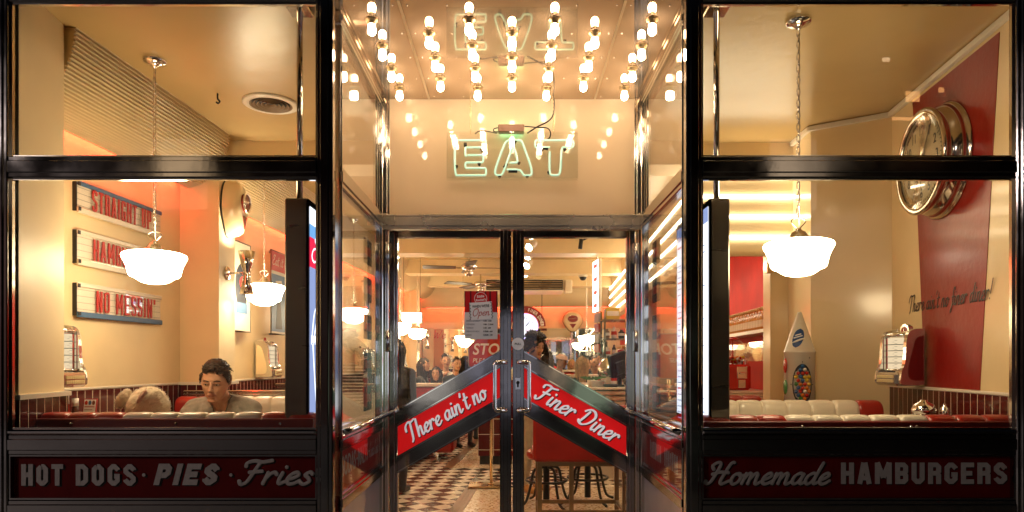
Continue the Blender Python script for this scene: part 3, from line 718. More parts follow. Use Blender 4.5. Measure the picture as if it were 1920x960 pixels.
# ------------------------------------------------------------------ entrance recess
ZCAN = 2.812; DD = 3.84; XS = .722
m = MB(); m.box((-.80, 2.775, ZCAN), (.80, 3.90, ZCAN+.05)); m.box((-.727, 2.765, ZCAN-.0), (.706, 2.775, 2.9))
o = tag(m.build('entrance_canopy', canopy_mat), 'polished cream metal soffit over the entrance studded with bulbs', 'canopy'); o['kind'] = 'structure'
m = MB()
for s in (-1, 1): m.box((s*.465-.006, 2.785, ZCAN-.0035), (s*.465+.006, 3.83, ZCAN-.0005))
m.build('seam_strip', chrome, o)
m = MB()
for y in np.arange(2.83, 3.82, .243):
    for x in (-.655, -.495, -.435, -.27, .27, .435, .495, .655): m.ball((x, y, ZCAN-.0005), .0035, seg=6, rings=4)
m.build('screw_heads', steel_bright, o)

ORD = ['first', 'second', 'third', 'fourth']
ROW = ['first', 'second', 'third', 'fourth', 'fifth', 'sixth', 'rearmost']
bulb0 = thing('light_bulb', 'x', 'light bulb', group='bare bulbs on the entrance canopy')
m = MB(); m.lathe([(.0001, .0), (.027, .0), (.027, -.006), (.0195, -.009), (.0185, -.021), (.016, -.025), (.0001, -.025)], 16); m.build('socket', brass, bulb0)
m = MB()
m.lathe([(.0001, -.070), (.007, -.0692), (.0128, -.0660), (.0168, -.0592), (.0182, -.051), (.0172, -.042), (.0152, -.032), (.0145, -.024)], 18); m.build('glass_bulb', bulb_mat, bulb0)
first = True; rows = []
for k in range(4): rows.append((2.945+.243*k, (-.605, -.185, .185, .605)))
for k in range(3): rows.append((3.067+.243*k, (-.372, 0, .372)))
rows.sort()
for ri, (y, xs) in enumerate(rows):
    for xi, x in enumerate(xs):
        b = bulb0 if first else dup(bulb0); first = False
        place(b, (x, y, ZCAN), label=f'{ORD[xi]} bulb from left in the {ROW[ri]} row of entrance canopy bulbs, counting from the street')

# fanlight above the doors
t = thing('fanlight', 'glossy cream panel above the entrance doors behind the neon sign', 'fanlight panel', (0, DD, 0))
MB().box((-XS+.02, DD, 2.16), (XS-.02, DD+.03, ZCAN)).build('panel', fan_mat, t)
for s in (-1, 1):
    x = s*(XS-.012); m = MB(); m.box((x-.014, DD-.03, 2.16), (x+.014, DD-.002, ZCAN), bev=.005); m.box((x-s*.02-.005, DD-.022, 2.16), (x-s*.02+.005, DD-.002, ZCAN), bev=.002); m.build('corner_post', steel_bright, t)
# door frame
t = thing('door_frame', 'bright steel frame around the double entrance doors', 'door frame', (0, DD, 0))
m = MB(); bars(m, (-XS, DD-.03, 2.075), (XS, DD+.06, 2.157)); m.box((-XS, DD-.035, 2.145), (XS, DD-.028, 2.157), bev=.002); m.build('lintel', steel_satin, t)
for s in (-1, 1):
    m = MB(); a, b = sorted((s*XS, s*.690)); m.box((a, DD-.03, 0), (b, DD+.06, 2.075), bev=.004); m.box((s*.706-.004, DD-.036, 0), (s*.706+.004, DD-.028, 2.075), bev=.002); m.build('jamb', steel_bright, t)

# ------------------------------------------------------------------ doors
def DPt(px, py): return (PX(px, DD), PZ(py, DD))
def door(s, label):
    """s=-1 the left leaf, s=1 the right leaf; local x measured outwards from the meeting line."""
    t = thing('entrance_door', label, 'door', (s*.688, DD, 0))
    X = lambda a: s*a
    y0, y1 = DD-.022, DD+.022
    def b(m, x0, x1, z0, z1, d=0., bev=.004, mi=0): m.box((X(x0), y0-d, z0), (X(x1), y1, z1), mi, bev=bev); return m
    m = MB(); b(m, .004, .068, .0, 2.07); b(m, .024, .048, .0, 2.07, .006, .002); m.build('meeting_stile', steel, t)
    m = MB(); b(m, .640, .687, .0, 2.07); b(m, .656, .670, .0, 2.07, .006, .002); m.build('hinge_stile', steel, t)
    m = MB(); b(m, .068, .640, 2.03, 2.07); b(m, .068, .640, .02, .16); m.build('end_rails', steel_bright, t)
    # diagonal rails
    xo, xi = .640, .068
    k = (770.5-654)/204*1.0                              # slope of the chevron
    zt = lambda x: 1.408-k*(x-.05)                       # top edge of the upper rail
    def band(m, z_hi, z_lo, d=0., mi=0, yb=y1):
        vs = []
        for yy in (y0-d, yb):
            vs += [(X(xi), yy, zt(xi)+z_hi), (X(xo), yy, zt(xo)+z_hi), (X(xo), yy, zt(xo)+z_lo), (X(xi), yy, zt(xi)+z_lo)]
        return m.add(vs, [(0, 1, 2, 3), (7, 6, 5, 4), (0, 4, 5, 1), (1, 5, 6, 2), (2, 6, 7, 3), (3, 7, 4, 0)], mi)
    m = MB(); band(m, 0, -.098); band(m, -.018, -.080, .006); band(m, -.004, -.010, .004, 1); band(m, -.086, -.092, .004, 1); m.build('upper_rail', [steel, chrome], t)
    m = MB(); band(m, -.262, -.360); band(m, -.280, -.342, .006); band(m, -.266, -.272, .004, 1); band(m, -.348, -.354, .004, 1); m.build('lower_rail', [steel, chrome], t)
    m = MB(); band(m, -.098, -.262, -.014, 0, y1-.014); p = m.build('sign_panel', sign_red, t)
    ang = atan2(-k*s, 1)*1.0; r = V((cos(ang), 0, sin(ang))); u = V((-sin(ang), 0, cos(ang)))
    sh, le = MB(), MB()
    if s < 0: ox, oy = DPt(772, 826); tx = "There ain't no"; W_ = .50; sz = .048
    else: ox, oy = DPt(1002, 745); tx = 'Finer Diner'; W_ = .52; sz = .050
    pl = y0+.014
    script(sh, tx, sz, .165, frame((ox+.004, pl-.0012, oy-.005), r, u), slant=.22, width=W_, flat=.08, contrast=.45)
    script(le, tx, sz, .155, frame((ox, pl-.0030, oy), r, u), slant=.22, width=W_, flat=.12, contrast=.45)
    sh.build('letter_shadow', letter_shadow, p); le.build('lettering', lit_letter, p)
    # glass above and below the chevron
    yg = DD-.003; e = .0005
    m = MB(); m.add([(X(a), yy, z) for yy in (yg, yg+.006) for a, z in ((xi+e, 2.03), (xo-e, 2.03), (xo-e, zt(xo)), (xi+e, zt(xi)))],
                    [(0, 1, 2, 3), (7, 6, 5, 4), (0, 4, 5, 1), (1, 5, 6, 2), (2, 6, 7, 3), (3, 7, 4, 0)]); m.build('glass', glass, t)
    m = MB(); m.add([(X(a), yy, z) for yy in (yg, yg+.006) for a, z in ((xi+e, zt(xi)-.36), (xo-e, zt(xo)-.36), (xo-e, .16), (xi+e, .16))],
                    [(0, 1, 2, 3), (7, 6, 5, 4), (0, 4, 5, 1), (1, 5, 6, 2), (2, 6, 7, 3), (3, 7, 4, 0)]); m.build('glass', glass, t)
    # D handle
    hx0, hx1 = .036, .095; zt_, zb = PZ(679, DD), PZ(768, DD); yy = y0-.055
    pts = [(X(hx0), y0+.002, zt_), (X(hx0), yy, zt_)]
    arc = lambda cx, cz, a0, a1: [(X(cx+.018*cos(a0+(a1-a0)*i/5)), yy, cz+.018*sin(a0+(a1-a0)*i/5)) for i in range(6)]
    pts += arc(hx1-.018, zt_-.018, pi/2, 0)+arc(hx1-.018, zb+.018, 0, -pi/2)+[(X(hx0), yy, zb), (X(hx0), y0+.002, zb)]
    h = MB(); h.tube(pts, .0115, 12); h.build('pull_handle', chrome, t)
    for z in (1.94, 1.45, .35):
        m = MB(); m.tube([(X(.692), y0-.012, z-.06), (X(.692), y0-.012, z+.06)], .009, 10); m.box((X(.674), y0-.008, z-.055), (X(.700), y0-.001, z+.055), bev=.001)
        m.build('hinge', steel_bright, t)
    return t, X, y0
dl, _, y0 = door(-1, 'left entrance door with red there ain\'t no sign on its chevron')
dr, _, y0 = door(1, 'right entrance door with red finer diner sign and lock plate')
M = frame((PX(971, DD), y0-.007, PZ(645, DD)), (1, 0, 0), (0, 0, 1))
m = MB(); m.lathe([(.0001, 0), (.034, 0), (.034, .003), (.0001, .003)], 28, 0, M, sm=False); o = m.build('push_pull_disc', white_letter, dr)
MB().text('PULL', .0165, .001, .02, align='CENTER', M=M@Mx.Translation((0, -.006, .003))).build('lettering', black_paint, o)
M = frame((PX(971, DD), y0-.007, PZ(719, DD)), (1, 0, 0), (0, 0, 1))
m = MB(); m.box((-.016, -.034, 0), (.016, .034, .004), M=M, bev=.002); o = m.build('lock_plate', chrome, dr)
m = MB(); m.lathe([(.0001, .004), (.010, .004), (.010, .011), (.0001, .011)], 16, 0, M@Mx.Translation((0, .006, 0))); m.box((-.005, -.02, .004), (.005, 0, .009), M=M, bev=.002); m.build('lock_cylinder', black_paint, o)

# opening-hours poster on the glass of the left door
t = thing('poster', 'red and white opening hours poster on the left door glass', 'poster')
x0, z1 = DPt(871, 546); x1, z0 = DPt(933, 636); yp = DD-.0065; w, h = x1-x0, z1-z0
M = frame((x0, yp, z0), (1, 0, 0), (0, 0, 1))
m = MB(); m.box((0, 0, .0005), (w, h, .0015), 0, M)
m.box((0, h*.56, .0015), (w, h, .0019), 1, M)
for a, b in ((.0, .03), (.17, .21), (.36, .45), (.62, .66), (.75, .80), (.96, 1.)): m.box((w*a, h*.561, .0019), (w*b, h*.999, .0021), 2, M)
m.build('sheet', [mat('poster_white', (.75, .73, .72), .5), mat('poster_red', (.55, .01, .012), .35), mat('poster_deep_red', (.10, .004, .006), .4)], t)
m = MB(); c = Mx.Translation((w*.49, h*.845, .0021)); m.lathe([(.0001, 0), (.036, 0), (.036, .0006), (.0001, .0006)], 28, 0, M@c, sm=False)
m.lathe([(.0001, .0006), (.0335, .0006), (.0335, .001), (.0001, .001)], 28, 1, M@c, sm=False)
for s_, dy in (('Eddie', .006), ("Rocket's", -.013)): m.text(s_, .0185 if dy > 0 else .0165, .0006, .03, .1, align='CENTER', M=M@c@Mx.Rotation(R(6), 4, 'Z')@Mx.Translation((0, dy, .001)))
m.build('round_badge', [white_letter, mat('poster_badge_red', (.62, .012, .014), .4)], t)
Mr = M@Mx.Translation((w*.5, h*.60, .0024))@Mx.Rotation(R(4), 4, 'Z')
m = MB(); m.box((-w*.34, -.052, 0), (w*.34, .046, .0008), 0, Mr)
for i in range(11):
    for sx in (-1, 1):
        m.box((sx*w*.33-.003+(i % 2)*.004-.002, -.05+i*.0086, .0008), (sx*w*.33-.003+(i % 2)*.004+.003, -.05+i*.0086+.0075, .0013), 1, Mr)
m.text("WHEN WE'RE", .021, .0006, .025, width=w*.52, M=Mr@Mx.Translation((-w*.26, .016, .0008)), mi=1)
script(m, 'Open', .021, .10, Mr@Mx.Translation((-w*.24, -.030, .0010)), 2, .25, width=w*.5, flat=.06)
m.build('pinned_card', [white_letter, black_paint, red_letter], t)
m = MB()
for i, (a, b) in enumerate((('MONDAY & TUESDAY', '11AM - 12AM'), ('WEDNESDAY', '11AM - 12.30AM'), ('THURSDAY', '11AM - 2AM'), ('FRIDAY & SATURDAY', '10.30AM - 4AM'), ('SUNDAY', '10.30AM - 1AM'))):
    z = h*(.365-.073*i); Ma = M@Mx.Translation((w*.06, z, .0016)); Mb_ = M@Mx.Translation((w*.56, z, .0016))
    m.text(a, .0125, .0004, .012, xs=.62, M=Ma, mi=0); m.text(b, .0125, .0004, .03, xs=.66, M=Mb_, mi=1)
m.build('hours_lettering', [mat('poster_grey_ink', (.2, .2, .22), .6), black_paint], t)

# ------------------------------------------------------------------ glazed side screens of the recess
def side_screen(s, label):
    t = thing('side_screen', label, 'glazed screen', (s*XS, 3.3, 0))
    x = s*(XS+.006); a0, a1 = 2.865, DD-.035
    def rail(name, z0, z1, m_=steel, proj=.012, ribs=True):
        m = MB(); X0, X1 = sorted((x-s*proj, x+s*.03)); m.box((X0, a0, z0), (X1, a1, z1), bev=.004)
        if ribs:
            h = z1-z0; q0, q1 = sorted((x-s*(proj+.006), x)); m.box((q0, a0, z0+h*.25), (q1, a1, z1-h*.25), bev=.002)
        return m.build(name, m_, t)
    rail('head_rail', ZCAN-.06, ZCAN-.002, steel_bright); rail('transom', 2.07, 2.157, steel_bright)
    rail('middle_rail', .955, 1.022); rail('bottom_rail', .705, .775)
    for y, w in ((2.867, .014), (3.775, .045)):
        m = MB(); X0, X1 = sorted((x-s*.014, x+s*.03)); m.box((X0, y, .0), (X1, y+w, ZCAN-.06), bev=.004); m.build('post', steel_bright, t)
    m = MB(); X0, X1 = sorted((x-s*.003, x+s*.003))
    for z0, z1 in ((2.157, ZCAN-.06), (1.022, 2.07)): MB().box((X0, 2.881, z0), (X1, 3.775, z1)).build('glass', glass_side, t)
    MB().box((X0, 2.897, .775), (X1, 3.775, .955)).build('glass', glass_side, t)
    m = MB(); m.tube([(x-s*.045, 2.80, 1.046), (x-s*.045, 3.80, 1.046)], .013, 12)
    for y in (2.95, 3.3, 3.65): m.tube([(x-s*.045, y, 1.046), (x+s*.002, y, 1.035)], .007, 8)
    m.build('hand_rail', chrome, t)
    X0, X1 = sorted((x+s*.004, x+s*.03)); MB().box((X0, 2.87, .0), (X1, 3.80, .705)).build('stone_panel', marble, t)
    # red sign board behind the low glass
    X0, X1 = sorted((x+s*.010, x+s*.03)); p = MB().box((X0, 2.90, .776), (X1, 3.772, .954)).build('sign_panel', mat('red_side_sign', (.62, .014, .012), .35, coat=.1), t)
    fr = frame((x+s*.0095, 0, 0), (0, -s, 0), (0, 0, 1))
    m = MB()
    if s < 0:
        f = lambda y: fr@Mx.Translation((y, .835, 0))
        m.text('SODAS', .085/.69, .001, .01, width=.26, M=f(2.96)); m.text('MALTS', .085/.69, .001, .01, width=.22, M=f(3.27))
        for y in (3.245, 3.515): m.ball((x+s*.0095, y, .875), .006, seg=8, rings=4)
        script(m, 'Coca Cola', .038, .10, fr@Mx.Translation((3.535, .84, .0004)), slant=.3, width=.22, flat=.1)
    else:
        rnd = random.Random(3)                          # narrow worn capitals, too smeared to read
        for y0_, n_ in ((3.04, 7), (3.38, 7)):
            for i in range(n_):
                yy = y0_+i*.04; hh = .08+rnd.random()*.012
                m.box((x+s*.0092, yy, .83), (x+s*.0098, yy+.009, .83+hh)); m.box((x+s*.0092, yy+.018, .83), (x+s*.0098, yy+.025, .83+hh))
                m.box((x+s*.0092, yy+.009, .83+hh*rnd.random()*.8), (x+s*.0098, yy+.018, .84+hh*.85))
    m.build('lettering', white_letter, p)
    return t
side_screen(-1, 'glazed screen left of the entrance over the sodas and malts sign')
side_screen(1, 'glazed screen right of the entrance over a worn red sign')
# black letter cards hung behind the side glass near the hinges
for s, nm in ((-1, 'left'), (1, 'right')):
    for i, z in enumerate((1.93, 1.73, 1.53, 1.33, 1.15)):
        t = thing('letter_card', f'{["topmost", "second", "middle", "fourth", "lowest"][i]} black card with red lettering behind the {nm} side screen', 'sign card', group='black cards behind the side screens')
        x = s*(XS+.05); MB().box((x-.002, 3.56, z-.075), (x+.002, 3.745, z+.055)).build('card', black_matt, t)
        rnd = random.Random(i*7+s); m = MB()
        for k in range(5):
            yy = 3.585+k*.03; hh = .042
            X0, X1 = sorted((x-s*.002, x-s*.004)); m.box((X0, yy, z-.03), (X1, yy+.007, z-.03+hh)); m.box((X0, yy+.013, z-.03), (X1, yy+.02, z-.03+hh)); m.box((X0, yy+.007, z-.03+hh*rnd.choice((.4, .85, 0))), (X1, yy+.013, z-.018+hh*rnd.choice((.4, .85))))
        m.build('lettering', red_letter, t)

# ------------------------------------------------------------------ EAT neon sign
t = thing('neon_sign', 'pale mint EAT neon sign in a clear acrylic box hung above the doors', 'neon sign', (0, 3.78, 2.6))
DN = 3.765
x0, z1 = PX(838, DN), PZ(250, DN); x1, z0 = PX(1083, DN), PZ(334, DN)
m = MB(); th = .004; ya, yb = DN-.015, DN+.035
m.box((x0, ya, z0), (x1, ya+th, z1)); m.box((x0, yb-th, z0), (x1, yb, z1)); m.box((x0, ya+th, z0), (x0+th, yb-th, z1)); m.box((x1-th, ya+th, z0), (x1, yb-th, z1)); m.box((x0+th, ya+th, z0), (x1-th, yb-th, z0+th))
m.build('acrylic_box', acrylic, t)
m = MB(); m.box((x0-.003, ya-.002, z1), (x1+.003, yb+.002, z1+.005)); m.box((x0-.003, ya-.003, z0-.006), (x1+.003, yb+.002, z0-.001)); m.build('box_edge', acrylic, t)
def nz(p): return (PX(820+p[0]/4.8, DN), DN+.012, PZ(160+p[1]/4.8, DN))
E_ = [(265, 628), (250, 628), (250, 556), (265, 552), (405, 552), (437, 552), (437, 488), (405, 488), (190, 488), (155, 488), (155, 804), (190, 804), (405, 804), (437, 804), (437, 738), (405, 738), (280, 738), (250, 738), (250, 688), (280, 688), (380, 688), (412, 688), (412, 622), (380, 622), (270, 622)]
A_ = [(625, 752), (735, 752), (760, 770), (775, 805), (800, 806), (850, 806), (850, 740), (775, 530), (755, 488), (700, 486), (640, 486), (605, 510), (525, 735), (515, 790), (545, 808), (580, 800), (600, 760), (660, 590), (682, 545), (705, 590), (722, 670), (722, 690), (650, 690)]
T_ = [(1015, 552), (915, 552), (880, 552), (880, 488), (915, 488), (1190, 488), (1228, 488), (1228, 550), (1190, 550), (1140, 550), (1118, 555), (1113, 740), (1100, 802), (1050, 804), (1015, 800), (1010, 740), (1012, 590)]
for pth in (E_, A_, T_):
    m = MB(); m.tube([nz((p.x, p.y)) for p in chaikin([(a, b, 0) for a, b in pth], 3)], .0060, 10); m.build('neon_tube', neon_mint, t)
for p in ((250, 520), (400, 572), (375, 700), (170, 720), (700, 495), (735, 690), (560, 815), (810, 815), (1150, 568), (1005, 775), (620, 705), (950, 562)):
    a = V(nz(p)); m = MB(); m.tube([a, a+V((0, .03, 0))], .006, 8); m.box((a.x-.009, a.y-.004, a.z-.005), (a.x+.009, a.y+.006, a.z+.005), bev=.002)
    m.build('tube_support', mat('tube_support_brown', (.06, .035, .02), .5), t)
for a, b in (((620, 705), (600, 735)), ((250, 510), (250, 545)), ((885, 545), (1000, 563)), ((640, 765), (720, 765))): MB().tube([V(nz(a))+V((0, .004, 0)), V(nz(b))+V((0, .004, 0))], .009, 8).build('blackout_sleeve', black_paint, t)
m = MB(); m.box((PX(934, DN), DN-.01, z1+.006), (PX(983, DN), DN+.04, z1+.048), bev=.004); m.build('transformer', mat('transformer_brown', (.16, .07, .035), .4), t)
m = MB(); m.tube([(PX(936, DN), DN+.052, z1+.03), (PX(981, DN), DN+.052, z1+.03)], .006, 8); m.build('return_tube', emis('lit_green_return_tube', (.25, 1., .55), 9.), t)
def cab(pts, r=.0035): return cr([(PX(820+a/4.8, DN), DN+.012+o, PZ(160+b/4.8, DN)) for a, b, o in pts], 6)
MB().tube(cab([(340, 430, 0), (370, 408, 0), (430, 404, 0), (540, 425, 0)]), .0035, 6).build('cable', black_paint, t); MB().tube(cab([(545, 375, 0), (510, 385, 0), (510, 408, 0), (548, 412, 0)]), .0035, 6).build('cable', black_paint, t)
m = MB(); m.tube(cab([(785, 362, 0), (900, 372, 0), (990, 378, 0), (1020, 420, 0), (1012, 460, .01), (980, 480, .01)]), .0035, 6); m.build('cable', black_paint, t)
m = MB(); m.tube(cab([(810, 425, 0), (900, 372, -.01), (1000, 320, -.01), (1045, 250, 0), (1050, 130, 0), (1035, 20, .01), (1040, -30, .03)]), .0045, 6)
m.build('cable', black_paint, t)
def chain(m, top, bot, w=.006, h=.02, wire=.0014, mi=0, seg=6):
    top = V(top); bot = V(bot); L = (top-bot).length; n = max(2, int(L/(h*.74))); step = L/n
    for i in range(n):
        c = bot+(top-bot)*((i+.5)/n); ax = V((1, 0, 0)) if i % 2 else V((.25, .97, 0)); hh = step*.68
        pts = []
        for k in range(10):
            a = 2*pi*k/10; pts.append(c+ax*(cos(a)*w)+V((0, 0, 1))*((hh-w)*(1 if sin(a) > 0 else -1)*(0 if abs(sin(a)) < 1e-6 else 1)+w*sin(a)))
        m.tube(pts, wire, seg, mi, closed=True)
for px in (882, 1038):
    m = MB(); chain(m, (PX(px, DN), DN+.012, ZCAN-.002), (PX(px, DN), DN+.012, z1+.005), .0035, .014, .0011, seg=5); m.build('chain', brass, t)
# ------------------------------------------------------------------ pendants
def pendant(label, x, y, zc, s=1., ceil=ZC):
    """opal schoolhouse globe on a chain; zc = height of the globe's middle"""
    t = thing('pendant_lamp', label, 'pendant lamp', (x, y, zc), group='opal globe pendants on chains')
    M = Mx.Translation((x, y, zc))@Mx.Scale(s, 4)
    m = MB(); m.lathe([(.0001, -.089), (.040, -.087), (.068, -.080), (.088, -.068), (.099, -.059), (.112, -.053), (.124, -.049), (.132, -.040), (.136, -.022), (.143, .008), (.156, .038), (.166, .056), (.1675, .066), (.163, .075), (.145, .083), (.11, .088), (.075, .090), (.0001, .090)], 40, 0, M)
    m.build('globe', globe_mat, t)
    m = MB(); m.lathe([(.0001, .089), (.074, .089), (.076, .098), (.072, .104), (.050, .108), (.040, .122), (.034, .132), (.018, .140), (.014, .150), (.006, .155), (.0001, .156)], 24, 0, M)
    for a in (0, pi*2/3, pi*4/3): m.tube([(.07*cos(a), .07*sin(a), .097), (.088*cos(a), .088*sin(a), .097)], .004, 6, 0, M)
    m.build('fitter', chrome, t)
    m = MB()
    for sx in (-1, 1): m.tube([M@V(p) for p in cr([(sx*.005, 0, .15), (sx*.020, 0, .165), (sx*.036, 0, .185), (sx*.030, 0, .196), (sx*.012, 0, .204), (0, 0, .206)], 4)], .0028*s, 6)
    m.build('hanger', chrome, t)
    m = MB(); chain(m, (x, y, ceil-.045), (x, y, zc+.203*s), .0075, .036, .0021); m.tube([(x+.004, y, ceil-.04), (x+.006, y, (zc+ceil)/2), (x+.003, y, zc+.16*s)], .0018, 5); m.build('chain', chrome, t)
    m = MB(); m.lathe([(.0001, -.045), (.008, -.045), (.012, -.036), (.03, -.028), (.055, -.018), (.058, -.008), (.058, 0), (.0001, 0)], 24, 0, Mx.Translation((x, y, ceil))); m.build('ceiling_rose', chrome, t)
pendant('opal pendant lamp hanging in front of the hamburgers letter board', PX(290, 3.556), 3.556, 1.822, .93)
pendant('opal pendant lamp in the right window above the cream bench', PX(1497, 3.15), 3.15, 1.81, .92)
pendant('opal pendant lamp beyond the badge pilaster beside the chrome sconce', PX(495, 5.36), 5.36, 1.86, .95)
pendant('opal pendant lamp seen through the left glazed side screen', -1.74, 7.5, 1.84, .95)
pendant('opal pendant lamp cut by the left edge of the door glass', PX(750, 9.6), 9.6, 1.80, .95)
pendant('opal pendant lamp beneath the white lightbox sign inside', PX(782, 10.6), 10.6, 1.77, .9)
pendant('opal pendant lamp hanging deep inside over the blonde diner', PX(1100, 11.0), 11.0, 1.69, .85)
pendant('opal pendant lamp deep inside behind the hours poster', PX(868, 11.9), 11.9, 1.72, .85)

# ------------------------------------------------------------------ ceiling fittings on the left
c = P(508, 203, 1.55*1280/(680-203)); t = thing('air_vent', 'round cream air vent with rings in the left ceiling', 'air vent', (c.x, c.y, ZC))
m = MB(); Mv = Mx.Translation((c.x, c.y, ZC)); m.lathe([(.165, 0), (.165, -.008), (.155, -.012), (.125, -.014), (.122, 0)], 40, 0, Mv, cap=False); m.build('rim', white_paint, t)
m = MB(); m.lathe([(.0001, -.001), (.123, -.001)], 32, 0, Mv); m.build('throat', black_matt, t)
m = MB()
for r in (.02, .044, .068, .092, .112): m.lathe([(r, -.002), (r+.011, -.014), (r+.014, -.014), (r+.004, -.002)], 32, 0, Mv, cap=False)
m.build('rings', mat('vent_ring_brown', (.22, .14, .07), .45), t)
def hook(label, px, py):
    D = 1.55*F/(680-py); x = PX(px, D); t = thing('ceiling_hook', label, 'hook', (x, D, ZC))
    MB().tube(cr([(x, D, ZC), (x, D, ZC-.03), (x+.012, D, ZC-.045), (x+.004, D, ZC-.058), (x-.008, D, ZC-.05)], 4), .005, 6).build('hook', black_paint, t)
hook('small black hook in the cream ceiling left of the vent', 408, 185)
for s, px, D, nm in ((-1, 561, 3.25, 'left'), (1, 1343, 3.25, 'right')): pass

# ------------------------------------------------------------------ hanging screens
def screen(s, label):
    xa, xb = (-.995, -.895) if s < 0 else (.868, .953)
    y0, y1, z0, z1 = 2.985, 3.60, 1.04, 2.05
    t = thing('display_screen', label, 'display screen', ((xa+xb)/2, 3.3, z0))
    MB().box((xa, y0, z0), (xb, y1, z1), bev=.006).build('housing', steel_brushed, t)
    f = xb if s < 0 else xa; o = -s*.004
    A = lambda a, b: tuple(sorted((f, f+a*(-s)))) 
    m = MB(); X0, X1 = A(0, .006)
    for q in (((y0, z0), (y1, z0+.03)), ((y0, z1-.03), (y1, z1)), ((y0, z0+.03), (y0+.025, z1-.03)), ((y1-.025, z0+.03), (y1, z1-.03))): m.box((X0, q[0][0], q[0][1]), (X1, q[1][0], q[1][1]))
    m.build('bezel', steel_bright, t)
    Y0, Y1, Z0, Z1 = y0+.025, y1-.025, z0+.03, z1-.03
    H = Z1-Z0
    fr = frame((f-s*.003, Y0 if s < 0 else Y1, Z0), (0, -s, 0), (0, 0, 1))          # x along the picture, y up
    w = Y1-Y0
    m = MB()
    if s < 0:
        m.box((0, 0, 0), (w, H*.72, .001), 2, fr); m.box((0, H*.72, 0), (w, H*.86, .001), 1, fr); m.box((0, H*.86, 0), (w, H*.92, .001), 3, fr); m.box((0, H*.92, 0), (w, H, .001), 0, fr)
        script(m, 'Eat', .06, .1, fr@Mx.Translation((.03, H*.75, .0015)), 0, .2, width=.3, flat=.05)
        for i in range(6): m.tube([fr@p for p in cr([(.02+.03*i, H*.36, .0015), (.06+.05*i, H*.5, .0015), (.12+.06*i, H*.56, .0015), (.2+.05*i, H*.66-.03*i, .0015)], 5)], .003, 5, 0)
        m.tube([fr@V((.04, H*.36, .0015)), fr@V((.10, H*.02, .0015)), fr@V((.42, H*.02, .0015)), fr@V((.5, H*.36, .0015))], .003, 5, 0)
        m.box((.02, H*.37, .001), (w*.9, H*.40, .002), 0, fr); m.prism([(.1, .02), (.42, .02), (.36, H*.2), (.22, H*.11), (.16, H*.2)], .001, 0, fr, .001)
    else:
        m.box((0, 0, 0), (w, H, .001), 0, fr); rnd = random.Random(5)
        m.box((.0, H*.93, .001), (w, H, .0016), 2, fr)
        for c in range(3):
            for r_ in range(30):
                zz = H*.90-r_*.030; ll = .06+rnd.random()*.09; k = 1 if r_ % 6 == 0 else (3 if r_ % 9 == 4 else 2)
                if rnd.random() < .88: m.box((.02+c*.18, zz-.010, .001), (.02+c*.18+ll, zz-(.002 if k == 1 else .005), .0016), k, fr)
        for px_, pz_ in ((.3, .75), (.12, .3), (.42, .2)): m.lathe([(.0001, .001), (.035, .001), (.035, .0018), (.0001, .0018)], 16, 1, fr@Mx.Translation((px_, H*pz_, 0)), sm=False)
    m.build('lit_picture', [screen_white, screen_red, screen_navy, screen_blue], t)
    xc = (xa+xb)/2
    MB().tube([(xc, 3.04, z1), (xc, 3.04, ZC)], .0135, 14).build('pole', mat('aged_chrome', (.58, .52, .46), .09, 1., rvar=.05), t)
    m = MB(); m.box((xc-.05, 2.99, ZC-.02), (xc+.05, 3.09, ZC), bev=.004); m.build('pole_plate', steel_bright, t)
screen(-1, 'steel cased lit screen with red and blue picture on pole, left of entrance')
screen(1, 'steel cased lit screen with white menu lists on pole, right of entrance')

# ------------------------------------------------------------------ letter boards
def letter_board(label, z0, z1, text, x_off, tw, top_blue, bot_blue, th=.118):
    Dn, Df = 3.692, 4.472; a = V((wall_x(Dn), Dn, 0)); d = V((wall_x(Df), Df, 0))-a; L = d.length
    M = frame((a.x, a.y, z0), d, (0, 0, 1)); n = M.to_3x3()@V((0, 0, 1)); 
    t = thing('letter_board', label, 'letter board', (a.x, a.y, z0))
    H = z1-z0
    m = MB(); m.box((0, 0, .004), (L, H, .020), M=M); m.build('panel', board_white, t)
    m = MB()
    for k in range(1, 5): m.box((.004, H*k/5, .020), (L-.004, H*k/5+.0025, .0215), M=M)
    m.build('groove', board_line, t)
    m = MB(); hb = .030
    m.box((-.004, H-hb*.7, .020), (L+.004, H+.004, .030), 1 if top_blue else 0, M, .003); m.box((-.004, -.008, .020), (L+.004, hb*.75, .034), 1 if bot_blue else 0, M, .003)
    m.build('rail', [board_white, board_blue], t)
    m = MB(); m.box((-.006, .0, .0), (-.001, H, .024), M=M); m.box((-.004, .002, .034), (.014, .022, .037), M=M); m.box((-.004, H-.025, .030), (.014, H-.004, .034), M=M); m.build('end_cap', black_paint, t)
    m = MB(); spots = blocks(m, text.replace('|', ' '), tw, th, .0125, .005, M@Mx.Translation((x_off, H*.5-th*.5, .030)), gap=.42)
    m.build('lettering', red_letter, t)
    # clear carrier tiles behind the letters
    m = MB(); n_ = len(text)
    for i in range(n_):
        if text[i] == '|': continue
        x0, w0 = spots[i]; m.box((x_off+x0-.007, H*.5-th*.58, .0245), (x_off+x0+w0+.007, H*.5+th*.60, .0260), M=M)
    m.build('letter_tile', acrylic, t)
letter_board('letter board reading straight up, blue top rail', 2.152, 2.315, 'STRAIGHT|UP', .11, .55, True, False)
letter_board('letter board reading hamburgers, behind the pendant lamp', 1.868, 2.05, 'HAMBURGERS', .12, .60, False, False)
letter_board("letter board reading no messin', with blue bottom rail", 1.585, 1.763, "NO|MESSIN'", .145, .56, False, True)

